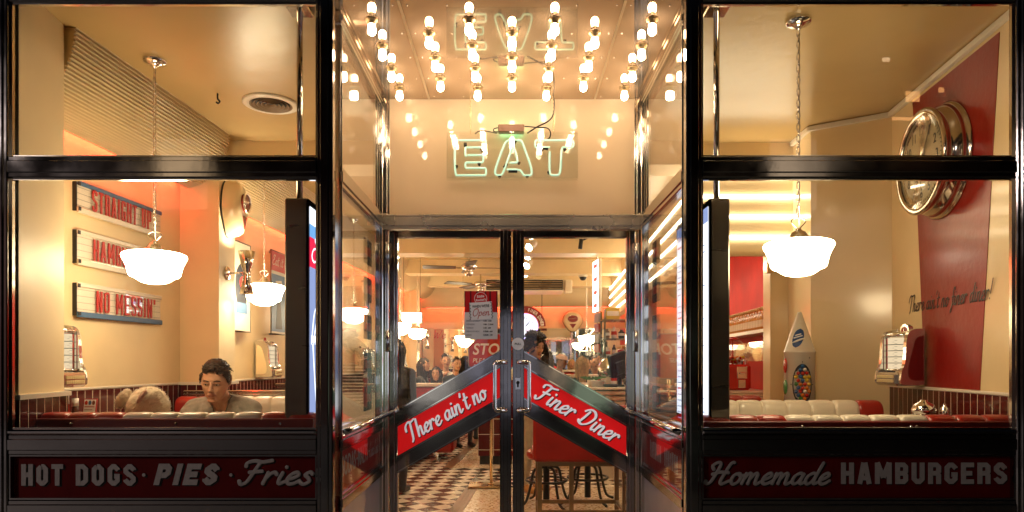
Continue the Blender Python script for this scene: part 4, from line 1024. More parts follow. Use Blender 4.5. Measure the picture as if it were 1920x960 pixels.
# ------------------------------------------------------------------ badge, sconce, posters on the left
def pick_outline(n=40, w=.15, h=.22):
    out = []
    for i in range(n):
        a = 2*pi*i/n+pi/2; ca, sa = cos(a), sin(a)
        y = h*sa; k = 1-.42*max(0, -sa)**1.1-.04*max(0, sa)
        out.append((w*abs(ca)**.8*(1 if ca > 0 else -1)*k, y))
    return out
def badge(label, M, w, h, dep, face=cream_gloss, loc=(0, 0, 0), flat=False):
    t = thing('wall_badge', label, 'wall badge', loc)
    ol = pick_outline(44, w, h); n = len(ol); m = MB(); vs = []; fs = []
    lay = [(1, 0), (1.0, dep*.3), (.96, dep*.62), (.86, dep*.86), (.68, dep*.97), (.4, dep), (.0001, dep)]
    for s_, z in lay: vs += [(x*s_, y*s_, z) for x, y in ol]
    for i in range(len(lay)-1):
        for k in range(n): fs.append([i*n+k, i*n+(k+1) % n, (i+1)*n+(k+1) % n, (i+1)*n+k])
    m.add(vs, fs, 0, True, M); m.build('shield', face, t)
    m = MB(); ring = [M@V((x*1.0, y*1.0, .004)) for x, y in ol]; m.tube(ring, .006, 6, closed=True); m.build('edge_trim', black_paint if not flat else chrome, t)
    Me = M@Mx.Translation((0, h*.22, dep*.93))@Mx.Scale(1, 4)
    m = MB(); 
    E = [(w*.52*cos(2*pi*i/28), h*.33*sin(2*pi*i/28)) for i in range(28)]
    m.prism(E, dep*.22, 0, Me); m.build('oval_badge', mat('badge_dark_red', (.22, .012, .01), .2, coat=.8), t)
    m = MB(); m.tube([Me@V((x, y, dep*.22)) for x, y in E], .008 if dep > .05 else .005, 8, closed=True); m.build('badge_ring', chrome, t)
    # small illegible silver script across the badge and a red point under it
    m = MB(); m.tube([Me@V((x, y, dep*.225)) for x, y in [(p.x, p.y) for p in cr([(-w*.36, -h*.05), (-w*.25, h*.05), (-w*.16, -h*.03), (-w*.05, h*.04), (w*.05, -h*.02), (w*.16, h*.07), (w*.34, h*.06)], 4)]], .004, 5); m.build('badge_script', chrome, t)
    m = MB(); m.prism([(-w*.34, -h*.26), (w*.34, -h*.26), (0, -h*.72)], dep*.12, 0, M@Mx.Translation((0, 0, dep*.90))); m.build('red_point', mat('badge_dark_red', ()), t)
    return t
c = P(428, 392, 4.86)
badge('cream pick shaped badge with red oval on the left pilaster', frame((-2.032, 4.87, c.z), (-.0, 1, 0), (0, 0, 1)), .115, .20, .125)
c = P(1084, 602, 12.9); badge('small cream pick shaped badge high on the glowing back wall', MBW@Mx.Translation((2.92, 2.12, .06)), .19, .20, .05)

def sconce(label, M, s=1.):
    t = thing('wall_sconce', label, 'wall lamp', tuple(M.translation))
    m = MB(); m.lathe([(.0001, 0), (.05, 0), (.05, .006), (.035, .014), (.015, .018), (.0001, .02)], 24, 0, M@Mx.Scale(s, 4)); m.build('backplate', chrome, t)
    MB().tube([M@V((0, 0, .01*s)), M@V((0, 0, .13*s))], .006*s, 8, 0).build('arm', chrome, t)
    c = M@V((0, 0, .14*s)); T = Mx.Translation(c)@Mx.Scale(s, 4)
    m = MB(); m.lathe([(.056, .155), (.058, .155), (.040, .06), (.021, .004), (.021, -.006), (.034, -.07), (.047, -.15), (.045, -.15), (.030, -.07), (.017, 0), (.036, .06), (.056, .155)], 28, 0, T, cap=False)
    m.lathe([(.022, -.006), (.024, 0), (.022, .006)], 28, 0, T, cap=False); m.build('double_cone', chrome, t)
    m = MB(); m.disc((0, 0, .125), .046, seg=20, M=T); m.disc((0, 0, -.125), .038, seg=20, M=T); m.build('lit_lens', spot_mat, t)
c = P(428, 512, 4.87); sconce('chrome double cone sconce on the badge pilaster', frame((-2.032, 4.87, c.z), (0, 1, 0), (0, 0, 1)))
for D in (9.72, 11.82): sconce(f'chrome double cone sconce on the {"second" if D < 10 else "farthest"} pink lit pilaster', frame((wall_x(D)+.228, D, 1.72), (.065, 1, 0), (0, 0, 1)))

def wall_poster(label, D, z0, z1, w, kind):
    a = V((wall_x(D), D, 0)); M = frame((a.x, a.y, z0), (.065, 1, 0), (0, 0, 1)); H = z1-z0
    t = thing('wall_poster', label, 'hanging poster', (a.x, a.y, z0))
    m = MB(); m.box((0, 0, .085), (w, H, .089), 0, M)
    if kind == 0:
        m.box((0.006, H*.76, .089), (w-.006, H-.006, .0905), 1, M); m.box((.012, .02, .089), (w-.012, H*.72, .0900), 2, M)
        m.prism([(w*.3, H*.06), (w*.75, H*.06), (w*.62, H*.42), (w*.42, H*.42)], .001, 3, M, .0902); m.prism([(w*.2, H*.45), (w*.85, H*.5), (w*.7, H*.66), (w*.3, H*.64)], .001, 0, M, .0902)
        script(m, 'Eat it', .045, .1, M@Mx.Translation((.03, H*.83, .0912)), 0, .2, width=w*.72, flat=.06)
    else:
        m.lathe([(.0001, .089), (w*.34, .089), (w*.34, .0905), (.0001, .0905)], 24, 3, M@Mx.Translation((w*.5, H*.5, 0))@Mx.Scale(1.7, 4, (0, 1, 0)), sm=False)
        m.lathe([(.0001, .0905), (w*.16, .0905), (w*.16, .0915), (.0001, .0915)], 20, 1, M@Mx.Translation((w*.55, H*.55, 0)), sm=False)
        for i in range(9): aa = i*pi/8; m.tube([M@V((w*.55+w*.2*sin(aa), H*.55+w*.2*cos(aa), .091)), M@V((w*.55+w*.28*sin(aa), H*.55+w*.28*cos(aa), .091))], .003, 5, 1)
        m.box((w*.2, H*.2, .0905), (w*.8, H*.32, .0915), 2, M)
    m.build('sheet', [mat('poster_paper', (.72, .66, .55), .5), mat('poster_print_red', (.5, .03, .025), .45), mat('poster_print_blue', (.10, .20, .36), .45), mat('poster_print_dark', (.03, .035, .05), .5)], t)
    m = MB()
    for zz, zt in ((H, H+.04), (0, -.04)):
        for x in (0.004, w-.004): pass
        m.tube([M@V((0, zz, .087)), M@V((w*.5, zz+(.0), .0)), M@V((w, zz, .087)), M@V((0, zz, .087))], .006, 6)
    m.tube([M@V((0, 0, .087)), M@V((0, H, .087))], .005, 6); m.tube([M@V((w, 0, .087)), M@V((w, H, .087))], .005, 6)
    m.build('wire_frame', steel_brushed, t)
wall_poster('hanging poster with red eat it heading beyond the pendant', 6.05, PZ(625, 6.05), PZ(468, 6.05), .32, 0)
wall_poster('hanging poster with dark oval print half behind the badge pilaster', 5.32, PZ(620, 5.4), PZ(452, 5.4), .32, 1)
wall_poster('small dark hanging poster far inside above the white lightbox', 9.0, 1.95, 2.42, .26, 1)

# ------------------------------------------------------------------ jukeboxes
def jukebox(label, x, y, z, n, side, turn=0.):
    rz = atan2(n[0], -n[1])+turn                               # local -Y looks out of the wall
    t = thing('jukebox', label, 'tabletop jukebox', (x, y, z), rz)
    B = t.matrix_basis
    T = lambda mb: mb
    def bld(mb, name, m): mb.v = [tuple(B@V(p)) for p in mb.v]; return mb.build(name, m, t)
    prof = [(0, 0), (-.155, 0), (-.165, .01), (-.165, .07), (-.150, .085), (-.120, .09), (-.115, .26), (-.105, .29), (-.075, .305), (0, .305)]
    m = MB()
    for sx in (-1, 1):
        M = frame((sx*.098, 0, 0), (0, 1, 0), (0, 0, 1))
        pr = chaikin([(0, .005, 0), (-.135, .005, 0), (-.150, .02, 0), (-.140, .09, 0), (-.118, .12, 0), (-.112, .27, 0), (-.085, .318, 0), (0, .322, 0)], 2)
        m.prism([(p.x, p.y) for p in pr], .022, 0, M@Mx.Translation((0, 0, -.011)))
    m.box((-.09, -.16, 0), (.09, 0, .075), bev=.012); m.box((-.095, -.085, .075), (.095, 0, .30)); bld(m, 'body', juke_chrome)
    for sx in (-1, 1):
        m = MB(); M = frame((sx*.110, 0, 0), (0, 1, 0), (0, 0, 1))
        pr = chaikin([(-.008, .03, 0), (-.095, .03, 0), (-.105, .09, 0), (-.075, .2, 0), (-.055, .27, 0), (-.008, .285, 0)], 2)
        m.prism([(p.x, p.y) for p in pr], .003, 0, M@Mx.Translation((0, 0, -.0015))); bld(m, 'side_panel', side)
    m = MB(); seg = 14
    cy = lambda r, z0, z1: [(r*sin(-1.2+2.4*i/seg), -.085-r*cos(-1.2+2.4*i/seg)*.62+.02) for i in range(seg+1)]
    a = cy(.082, 0, 0); m.add([(p[0], p[1], .095) for p in a]+[(p[0], p[1], .272) for p in a], [[i, i+1, seg+2+i, seg+1+i] for i in range(seg)], 0, True); bld(m, 'song_cards', lit_card)
    m = MB(); a = cy(.084, 0, 0)
    for z in (.128, .163, .198, .233): m.tube([(p[0], p[1]-.001, z) for p in a], .0022, 5)
    for i in (1, seg-1): m.tube([(a[i][0], a[i][1]-.002, .095), (a[i][0], a[i][1]-.002, .272)], .003, 5, 1)
    for k, z in enumerate(np.arange(.103, .27, .0085)):
        if k % 4 != 3: m.tube([(a[3][0], a[3][1]-.0005, z), (a[8 if k % 2 else 10][0], a[8][1]-.001, z)], .0009, 4)
    bld(m, 'card_lines', [mat('card_ink', (.06, .09, .08), .5), mat('card_strip_red', (.45, .03, .02), .4)])
    m = MB(); m.lathe([(.0001, .276), (.088, .276), (.095, .282), (.095, .292), (.086, .299), (.05, .304), (.0001, .306)], 28, 0, Mx.Translation((0, -.055, 0))@Mx.Scale(.85, 4, (0, 1, 0))); bld(m, 'top_cap', chrome)
    m = MB(); m.lathe([(.0001, .085), (.085, .085), (.09, .089), (.085, .095), (.0001, .095)], 28, 0, Mx.Translation((0, -.06, 0))@Mx.Scale(.85, 4, (0, 1, 0))); bld(m, 'lower_ring', chrome)
    m = MB(); m.prism([(p.x, p.y) for p in cr([(-.035, .30), (-.03, .335), (0, .352), (.03, .335), (.035, .30)], 5)], .03, 0, frame((0, -.01, 0), (1, 0, 0), (0, 0, 1))); bld(m, 'crest', chrome)
    m = MB(); m.prism([(p.x, p.y) for p in cr([(-.022, .308), (-.018, .328), (0, .338), (.018, .328), (.022, .308)], 5)], .004, 0, frame((0, -.041, 0), (1, 0, 0), (0, 0, 1))@Mx.Translation((0, 0, -.002))); bld(m, 'crest_plate', mat('jukebox_red', (.3, .015, .012), .2, coat=.6))
    m = MB()
    for r_ in range(2):
        for k in range(10): m.box((-.065+k*.0132, -.1655, .018+r_*.024), (-.065+k*.0132+.0105, -.159, .036+r_*.024), bev=.0015)
    bld(m, 'selector_keys', mat('key_ivory', (.68, .55, .30), .35))
    m = MB()
    for sx in (-.03, .02): m.tube([(sx, -.06, .30), (sx, -.06, .325)], .003, 6)
    bld(m, 'finial', chrome)
wl_n = (1, -.065)
jukebox('chrome tabletop jukebox beside the left window pier', wall_x(3.47)+.016, 3.47, 1.205, wl_n, cream_gloss)
jukebox('chrome tabletop jukebox on the wall below the hanging posters', wall_x(6.0)+.016, 6.0, 1.20, wl_n, cream_gloss)
jukebox('chrome tabletop jukebox with dark red side beside the red stripe', rwx(3.93)-.055, 3.93, 1.20, (RN.x, RN.y), mat('jukebox_side_red', (.16, .012, .012), .15, coat=.8), R(15))
for i, D in enumerate((8.9, 9.3, 10.3, 11.2)):
    jukebox(f'chrome tabletop jukebox deep inside, {["nearest", "second", "third", "farthest"][i]} on the left dining wall', wall_x(D)+.016, D, 1.20, wl_n, cream_gloss)

# ------------------------------------------------------------------ benches
def bench(label, x0, x1, yb, face, pattern, top=1.10, zrot=0., screws=()):
    """yb = rear plane of the back; face=+1 sits towards the street's far side (seat beyond), -1 towards the street"""
    xc = (x0+x1)/2; t = thing('diner_bench', label, 'bench', (xc, yb, 0), zrot, 'padded diner benches'); B = t.matrix_basis; L = x1-x0; f = face
    def bld(mb, name, m):
        mb.v = [tuple(B@V(p)) for p in mb.v]
        o = mb.build(name, m, t); return o
    m = MB(); m.box((-L/2, 0, .12), (L/2, f*.028, top-.024), bev=.004); bld(m, 'back_panel', vinyl_back)
    if screws:
        m = MB()
        for sx in screws: m.lathe([(.0001, 0), (.007, 0), (.006, .003), (.0001, .005)], 10, 0, frame((sx-xc, -.0005, top-.046), (1, 0, 0), (0, 0, 1)))
        bld(m, 'screw', chrome)
    n = len(pattern); w = L/n; mats = {'r': vinyl_red, 'c': vinyl_cream}
    prof = [(.030, top-.10), (.026, top-.04), (.030, top-.016), (.048, top-.003), (.075, top), (.105, top-.006), (.128, top-.03), (.137, top-.08), (.137, top-.25), (.14, top-.45), (.125, top-.58), (.032, top-.58)]
    prof = [(p.x, p.y) for p in cr(prof, 3)]
    for kind in ('r', 'c'):
        m = MB()
        for k, ch in enumerate(pattern):
            if ch != kind: continue
            xs = [0, .02, .06, .14, .3, .5, .7, .86, .94, .98, 1]; vs = []; fs = []; q = len(prof)
            for u in xs:
                e = abs(2*u-1)**7
                for y, z in prof:
                    yc, zc = .085, top-.3
                    vs.append((-L/2+(k+u)*w, f*(yc+(y-yc)*(1-.14*e)), z-.013*e*(1 if z > top-.2 else .3)))
            for i in range(len(xs)-1):
                for j in range(q-1): fs.append([i*q+j, i*q+j+1, (i+1)*q+j+1, (i+1)*q+j])
            fs += [list(range(q)), [(len(xs)-1)*q+j for j in range(q)][::-1]]
            m.add(vs, fs, 0, True)
        if m.v: bld(m, 'back_padding' if kind == 'r' else 'cream_padding', mats[kind])
    m = MB(); m.box((-L/2, f*.142, .34), (L/2, f*.56, .475), bev=.03); bld(m, 'seat_cushion', vinyl_red)
    m = MB(); m.box((-L/2, f*.03, 0), (L/2, f*.50, .335)); bld(m, 'plinth', vinyl_back)
    return t
bench('red and cream bench backing onto the left window', -2.07, -.86, 2.95, 1, 'rrrcccccrrr'[:10], 1.112, screws=(PX(133, 2.95), PX(330, 2.95), PX(525, 2.95)))
bench('red and cream bench backing onto the right window', .83, 2.20, 2.95, 1, 'rrrcccccrrr', 1.10, screws=(PX(1504, 2.95), PX(1708, 2.95), PX(1719, 2.95)))
bench('red and cream bench behind the seated man', -2.24, -1.22, 4.66, -1, 'rrccccrr', 1.105)
bench('second cream and red bench under the rocket gumball dispenser', 1.02, 2.12, 4.02, -1, 'rccccccr', 1.115)
bench('low red bench end beside the gumball globe', 1.36, 1.75, 4.9, -1, 'rrr', 1.10)
# booth divider ledge behind the man
t = thing('booth_divider', 'ribbed aluminium topped divider behind the seated man', 'divider', (-1.7, 4.69, 0))
MB().box((-2.02, 4.685, 0), (-1.2, 4.735, 1.06)).build('panel', tile_red if False else vinyl_back, t)
m = MB()
for z in (1.065, 1.085, 1.105, 1.125): m.box((-2.25, 4.668, z), (-1.2, 4.738, z+.016), bev=.005)
m.build('ribbed_cap', steel_bright, t)
t = thing('booth_divider', 'ribbed aluminium ledge beyond the badge pilaster under the jukebox', 'divider', (-1.7, 6.6, 0))
MB().box((-2.17, 6.3, 0), (-1.2, 6.36, 1.05)).build('panel', vinyl_cream, t)
m = MB()
for z in (1.055, 1.085, 1.115): m.box((-2.2, 6.285, z), (-1.2, 6.375, z+.025), bev=.007)
m.build('ribbed_cap', steel_bright, t)

def table(label, x0, x1, y0, y1, z=.80):
    t = thing('diner_table', label, 'table', ((x0+x1)/2, (y0+y1)/2, 0))
    m = MB(); m.box((x0, y0, z-.04), (x1, y1, z), bev=.006); m.build('table_top', white_paint, t)
    m = MB(); m.box((x0-.006, y0-.006, z-.036), (x1+.006, y1+.006, z-.006)); m.build('edge_band', steel_bright, t)
    c = ((x0+x1)/2, (y0+y1)/2); m = MB(); m.lathe([(.22, 0), (.22, .012), (.05, .03), (.035, .05), (.035, z-.045), (.0001, z-.045)], 20, 0, Mx.Translation((*c, 0))); m.build('pedestal', chrome, t)
TZ = .875
table('white diner table behind the left window bench', -2.31, -1.25, 3.42, 4.02, TZ)
table('white diner table behind the right window bench', 1.2, 2.08, 3.28, 3.72, TZ)

# table ware
t = thing('menu_stand', 'red edged menu card standing on the left table', 'menu card', (PX(170, 3.5), 3.5, TZ))
M = frame((PX(148, 3.5), 3.5, TZ), (1, 0, 0), (0, .18, 1)); h = PZ(747, 3.5)-TZ
m = MB(); m.box((0, 0, 0), (.068, h, .006), 0, M); m.build('holder', mat('menu_red', (.42, .02, .02), .35), t)
m = MB(); m.box((.004, .01, .006), (.064, h-.005, .0075), 0, M)
for k, c in enumerate((1, 2, 3)): m.lathe([(.0001, .0075), (.008, .0075), (.008, .0085), (.0001, .0085)], 10, c, M@Mx.Translation((.015+k*.019, h-.022, 0))@Mx.Scale(1.5, 4, (0, 1, 0)), sm=False)
m.box((.008, h-.045, .0075), (.06, h-.041, .0085), 1, M); m.box((.008, h-.06, .0075), (.05, h-.057, .0085), 3, M)
m.build('card', [white_letter, red_letter, board_blue, mat('food_brown', (.2, .06, .03), .6)], t)
t = thing('sauce_bottle', 'brown sauce bottle with white cap by the menu card', 'bottle', (PX(141, 3.52), 3.52, TZ))
M = Mx.Translation((PX(141, 3.52), 3.52, TZ)); h = PZ(747, 3.52)-TZ
m = MB(); m.lathe([(.0001, 0), (.026, 0), (.028, .01), (.028, h*.6), (.014, h*.78), (.013, h*.86)], 18, 0, M); m.build('bottle', mat('sauce_brown', (.10, .03, .012), .15, coat=.6), t)
m = MB(); m.lathe([(.016, h*.85), (.0165, h), (.0001, h)], 16, 0, M); m.build('cap', white_letter, t)
m = MB(); m.lathe([(.0285, h*.15), (.0285, h*.5)], 18, 0, M, cap=False); m.build('label', mat('sauce_label', (.5, .3, .15), .5), t)
t = thing('ketchup_bottle', 'slim bottle with white top against the left pier', 'bottle', (PX(126, 3.5), 3.5, TZ))
M = Mx.Translation((PX(126, 3.5), 3.5, TZ)); m = MB(); m.lathe([(.0001, 0), (.022, 0), (.022, h*.65), (.01, h*.82), (.01, h*.92)], 16, 0, M); m.build('bottle', mat('ketchup_red', (.35, .02, .015), .2), t)
m = MB(); m.lathe([(.012, h*.9), (.008, h*1.05), (.0001, h*1.06)], 12, 0, M); m.build('cap', white_letter, t)
def jar(name, label, cat, px, D, zt, r, fill):
    x = PX(px, D); t = thing(name, label, cat, (x, D, TZ)); h = zt-TZ; M = Mx.Translation((x, D, TZ))
    m = MB(); m.lathe([(.0001, 0), (r, 0), (r*1.04, h*.1), (r, h*.7), (r*.9, h*.78)], 22, 0, M); m.build('jar', glass_clear, t)
    m = MB(); m.lathe([(.0001, .004), (r*.92, .004), (r*.94, h*.45), (.0001, h*.47)], 20, 0, M); m.build('contents', fill, t)
    if name == 'straw_jar':
        m = MB()
        for i in range(14): a = i*2.4; q = r*.8*sqrt((i+.5)/14); m.tube([M@V((q*cos(a), q*sin(a), .01)), M@V((q*cos(a), q*sin(a), h*.74))], .004, 5, i % 2)
        m.build('straw', [mat('straw_pink', (.6, .25, .2), .5), white_letter], t)
    m = MB(); m.lathe([(r*.95, h*.74), (r*.98, h*.82), (r*.8, h*.92), (r*.3, h*.97), (r*.3, h), (.0001, h*1.01)], 22, 0, M); m.build('lid', chrome, t)
jar('straw_jar', 'glass straw jar with chrome lid on the right table', 'jar', 1732, 3.45, PZ(750, 3.45), .058, mat('straw_fill', (.62, .36, .30), .6))
jar('pepper_shaker', 'small pepper shaker with domed chrome lid beside the straw jar', 'shaker', 1771, 3.42, PZ(758, 3.42), .024, mat('pepper_fill', (.16, .09, .05), .8))

# ------------------------------------------------------------------ clock on the right wall
cc = V((rwx(3.675), 3.675, PZ(303, 3.675))); MC = frame(cc, RD, (0, 0, 1))@Mx.Diagonal((1.07, 1.07, .72, 1))
t = thing('wall_clock', 'large deep chrome wall clock on the red stripe', 'clock', tuple(cc))
m = MB(); m.lathe([(.0001, .003), (.285, .003), (.288, .012), (.280, .022), (.268, .030), (.272, .045), (.268, .075), (.250, .105), (.243, .118), (.252, .135), (.262, .150), (.262, .166), (.250, .176), (.232, .172), (.228, .160)], 64, 0, MC, cap=False); m.build('case', mat('aged_chrome', (.58, .52, .46), .09, 1., rvar=.05), t)
m = MB(); m.lathe([(.0001, .150), (.230, .150)], 48, 0, MC); m.build('dial', mat('clock_dial_cream', (.60, .50, .30), .5), t)
m = MB()
for k in range(60):
    a = 2*pi*k/60; l = .018 if k % 5 == 0 else .010
    m.box((-.0022, .205-l, .1505), (.0022, .205, .1515), 0, MC@Mx.Rotation(-a, 4, 'Z'))
for k in range(1, 13):
    a = 2*pi*k/12; m.text(str(k), .066, .001, .022, align='CENTER', xs=.85, M=MC@Mx.Translation((.158*sin(a), .158*cos(a)-.021, .1505)))
m.text('DINER', .022, .001, 0, align='CENTER', M=MC@Mx.Translation((0, .07, .1505))) if False else None
m.build('numerals', black_paint, t)
m = MB()
m.prism([(-.008, -.05), (.008, -.05), (.004, .19), (-.004, .19)], .002, 0, MC@Mx.Translation((0, 0, .155))@Mx.Rotation(R(-32), 4, 'Z'))
m.prism([(-.010, -.04), (.010, -.04), (.005, .12), (-.005, .12)], .002, 0, MC@Mx.Translation((0, 0, .158))@Mx.Rotation(R(-35), 4, 'Z'))
m.prism([(-.002, -.14), (.002, -.14), (.002, .06), (-.002, .06)], .001, 0, MC@Mx.Translation((0, 0, .161))@Mx.Rotation(R(4), 4, 'Z'))
m.lathe([(.0001, .155), (.012, .155), (.012, .166), (.0001, .166)], 16, 0, MC); m.build('hands', black_paint, t)
m = MB(); m.lathe([(.231, .166), (.15, .176), (.0001, .180)], 40, 0, MC); m.build('glass', glass_clear, t)

# ------------------------------------------------------------------ rocket gumball dispenser, gumball globe, bottles
D = 4.45; x = PX(1499, D); zt = PZ(585, D); zs = PZ(659, D); r = 27.5/F*D
t = thing('gumball_dispenser', 'white rocket shaped gumball dispenser with oval window of coloured balls', 'gumball dispenser', (x, D, 0)); T = Mx.Translation((x, D, 0))
m = MB(); m.lathe([(r*1.0, .35), (r, zs-.012), (r*1.03, zs-.010), (r*1.03, zs+.004), (r, zs+.006), (r*.16, zt-.012), (r*.12, zt), (.0001, zt)], 40, 0, T); m.build('rocket_body', mat('rocket_white', (.72, .66, .55), .18, coat=.7), t)
m = MB(); m.lathe([(r*1.5, .0), (r*1.5, .03), (r*1.02, .06), (r*1.02, .36)], 24, 0, T); m.build('stand', chrome, t)
zc = PZ(720, D); th = R(-12)                            # the window looks slightly towards the door
m = MB(); N_ = 28; hw, hh = .62*r*0+.058, .128
def cyl(u, v, rr): a = -pi/2+th+u/r; return (x+rr*cos(a), D+rr*sin(a), zc+v)
ring = [cyl(hw*cos(2*pi*i/N_), hh*sin(2*pi*i/N_), r*1.006) for i in range(N_)]
m.add(ring+[cyl(0, 0, r*1.006)], [[i, (i+1) % N_, N_] for i in range(N_)], 0, True); m.build('window', mat('dark_window_well', (.02, .03, .06), .3), t)
m = MB(); m.tube(ring, .0035, 6, closed=True); m.build('window_rim', black_paint, t)
gum = [mat('gum_'+n_, c_, .25, coat=.5) for n_, c_ in (('red', (.5, .02, .01)), ('yellow', (.75, .5, .04)), ('blue', (.03, .12, .32)), ('orange', (.7, .2, .02)), ('green', (.05, .22, .05)), ('white', (.75, .68, .6)))]
m = MB(); rnd = random.Random(11); br = .0125
for row in range(11):
    for col in range(-3, 4):
        u = (col+.5*(row % 2))*br*2.02; v = -hh+br*1.1+row*br*1.86
        if (u/(hw-br*.7))**2+(v/(hh-br*.5))**2 < 1:
            p = cyl(u, v+rnd.uniform(-.002, .002), r*1.0+.004); m.ball(p, br*.97, rnd.choice((0, 1, 3, 3, 0, 1, 5, 4, 2) if row < 9 else (2, 2, 4, 5)), 10, 6)
m.build('gumballs', gum, t)
m = MB()
for u, v in ((0, hh+.016), (0, -hh-.012), (hw+.012, 0), (-hw-.012, 0), (.045, .17)): m.ball(cyl(u, v, r*1.005), .004, seg=6, rings=4)
m.build('rivets', black_paint, t)
m = MB(); a0 = -pi/2-R(30)
def con(du, z, off=1.): rr = r*(1-(z-zs)/(zt-zs)*.86)*1.012+.001; a = a0+du/rr; return (x+rr*cos(a), D+rr*sin(a), z)
def con(du, z, o=.003): rr = r*(1-(z-zs)/(zt-zs)*.86)*1.0+o; aa = a0+du/max(rr, .03); return V((x+rr*cos(aa), D+rr*sin(aa), z))
zm, eh, ew = zs+.085, .062, .034
gv = [[con(ew*sqrt(max(0, 1-(j/6-1)**2))*(i/5-1)+.012*(j/6-1), zm+eh*(j/6-1)) for i in range(11)] for j in range(13)]
m = MB(); m.add([p for row in gv for p in row], [[j*11+i, j*11+i+1, (j+1)*11+i+1, (j+1)*11+i] for j in range(12) for i in range(10)], 0, True); o = m.build('badge_sticker', mat('sticker_blue', (.02, .07, .22), .3), t)
m = MB()
for dz, w_ in ((.022, .018), (.008, .026)): m.tube([con(u, zm+dz+u*.3, .005) for u in np.linspace(-w_, w_, 7)], .0035, 6)
m.tube([con(u, zm-.016+u*.4, .006) for u in np.linspace(-.036, .044, 9)], [.002+.0045*sin(pi*i/8) for i in range(9)], 6); m.build('sticker_swoosh', white_letter, o)
# side bubbles on the rocket's left flank
for v in (-.02, -.17, .12):
    m = MB(); a = -pi*.98; m.ball((x+r*cos(a), D+r*sin(a), zc+v), (.006, .03, .05), 0, 12, 8); m.build('side_porthole', gum[4 if v < 0 else 0], t)

D = 6.0; x = PX(1374, D)
t = thing('back_counter', 'cream ribbed counter carrying the gumball globe', 'counter', (x, D, 0))
MB().box((1.62, 5.72, 0), (2.19, 6.3, 1.02)).build('body', white_paint, t)
m = MB()
for z in (1.02, 1.045, 1.07): m.box((1.60, 5.70, z), (2.20, 6.32, z+.022), bev=.006)
m.build('ribbed_top', vinyl_cream, t)
ZB = 1.093
t = thing('gumball_machine', 'red gumball machine with clear globe', 'gumball machine', (x, D, ZB)); s = D/F
m = MB(); hb = PZ(683, D)-ZB; m.box((x-.125, D-.11, ZB), (x+.125, D+.11, ZB+hb), bev=.02); m.build('base', mat('machine_red', (.45, .018, .012), .25, coat=.6), t)
m = MB(); m.box((x-.0, D-.118, ZB+hb*.45), (x+.09, D-.108, ZB+hb*.92), bev=.004); m.box((x+.01, D-.118, ZB+.02), (x+.075, D-.108, ZB+hb*.40), bev=.004); m.box((x+.02, D-.135, ZB+hb*.62), (x+.07, D-.116, ZB+hb*.70), bev=.004); m.build('coin_plate', chrome, t)
rg = 26/2*2*s*.95; zc = ZB+hb+rg*.92
m = MB(); m.lathe([(rg*sin(a), zc-rg*cos(a)) for a in np.linspace(.5, pi-.35, 22)], 32, 0, Mx.Translation((x, D, 0)), cap=False); m.build('globe', glass_clear, t)
m = MB(); rnd = random.Random(4)
for i in range(150):
    while True:
        p = V((rnd.uniform(-1, 1), rnd.uniform(-1, 1), rnd.uniform(-.95, -.38)))
        if p.length < .88: break
    m.ball((x+p.x*rg, D+p.y*rg, zc+p.z*rg), .012, rnd.choice((3, 1, 0, 5, 3)), 7, 5)
m.build('gumballs', gum, t)
m = MB(); m.lathe([(rg*.42, zc+rg*.92), (rg*.45, zc+rg*.98), (rg*.2, zc+rg*1.12), (.0001, zc+rg*1.15)], 24, 0, Mx.Translation((x, D, 0))); m.tube([(x, D, zc-rg), (x, D, zc+rg)], .006, 6); m.build('lid', mat('machine_red', ()), t)

# bottle shelf on the red wall
def redx(D): return 2.275+(D-5.155)*.065
t = thing('bottle_shelf', 'cream shelf of sauce bottles on the red wall', 'shelf', (2.1, 6.2, 1.44))
d = V((.0665, 1, 0)); M = frame((redx(5.75), 5.75, 0), d, (0, 0, 1))            # normal = +x ; shelf sticks out to -z local
zs_ = PZ(621, 6.25)
m = MB(); m.box((0, zs_-.03, -.19), (2.6, zs_, -.002), M=M); m.build('board', white_paint, t)
m = MB(); m.box((.02, ZB+.25, -.13), (2.5, zs_-.10, -.12), M=M); m.box((.02, ZB+.25, -.01), (2.5, zs_-.10, -.004), M=M); m.build('glass_front', glass_clear, t)
bt0 = thing('sauce_bottle', 'x', 'bottle', group='bottles on the red wall shelf')
m = MB(); m.lathe([(.0001, 0), (.027, 0), (.029, .008), (.029, .10), (.022, .125), (.012, .15), (.011, .178)], 14, 0); m.build('bottle', mat('amber_bottle', (.42, .15, .02), .12, coat=.7), bt0)
m = MB(); m.lathe([(.0125, .176), (.0125, .198), (.0001, .199)], 12, 0); m.build('cap', mat('cap_gold', (.6, .42, .18), .3), bt0)
m = MB(); m.lathe([(.0295, .025), (.0295, .085)], 14, 0, cap=False); m.build('label', mat('bottle_label', (.62, .45, .3), .5), bt0)
fst = True
for k in range(18):
    for rr in (0,):
        b = bt0 if fst else dup(bt0); fst = False
        p = M@V((.16+k*.085, zs_, -.15)); place(b, tuple(p), label='amber sauce bottle with gold cap in the row on the red wall shelf')
for k in range(16):
    b = dup(bt0); p = M@V((.20+k*.085, zs_, -.07)); place(b, tuple(p), label='amber sauce bottle with gold cap in the row on the red wall shelf')
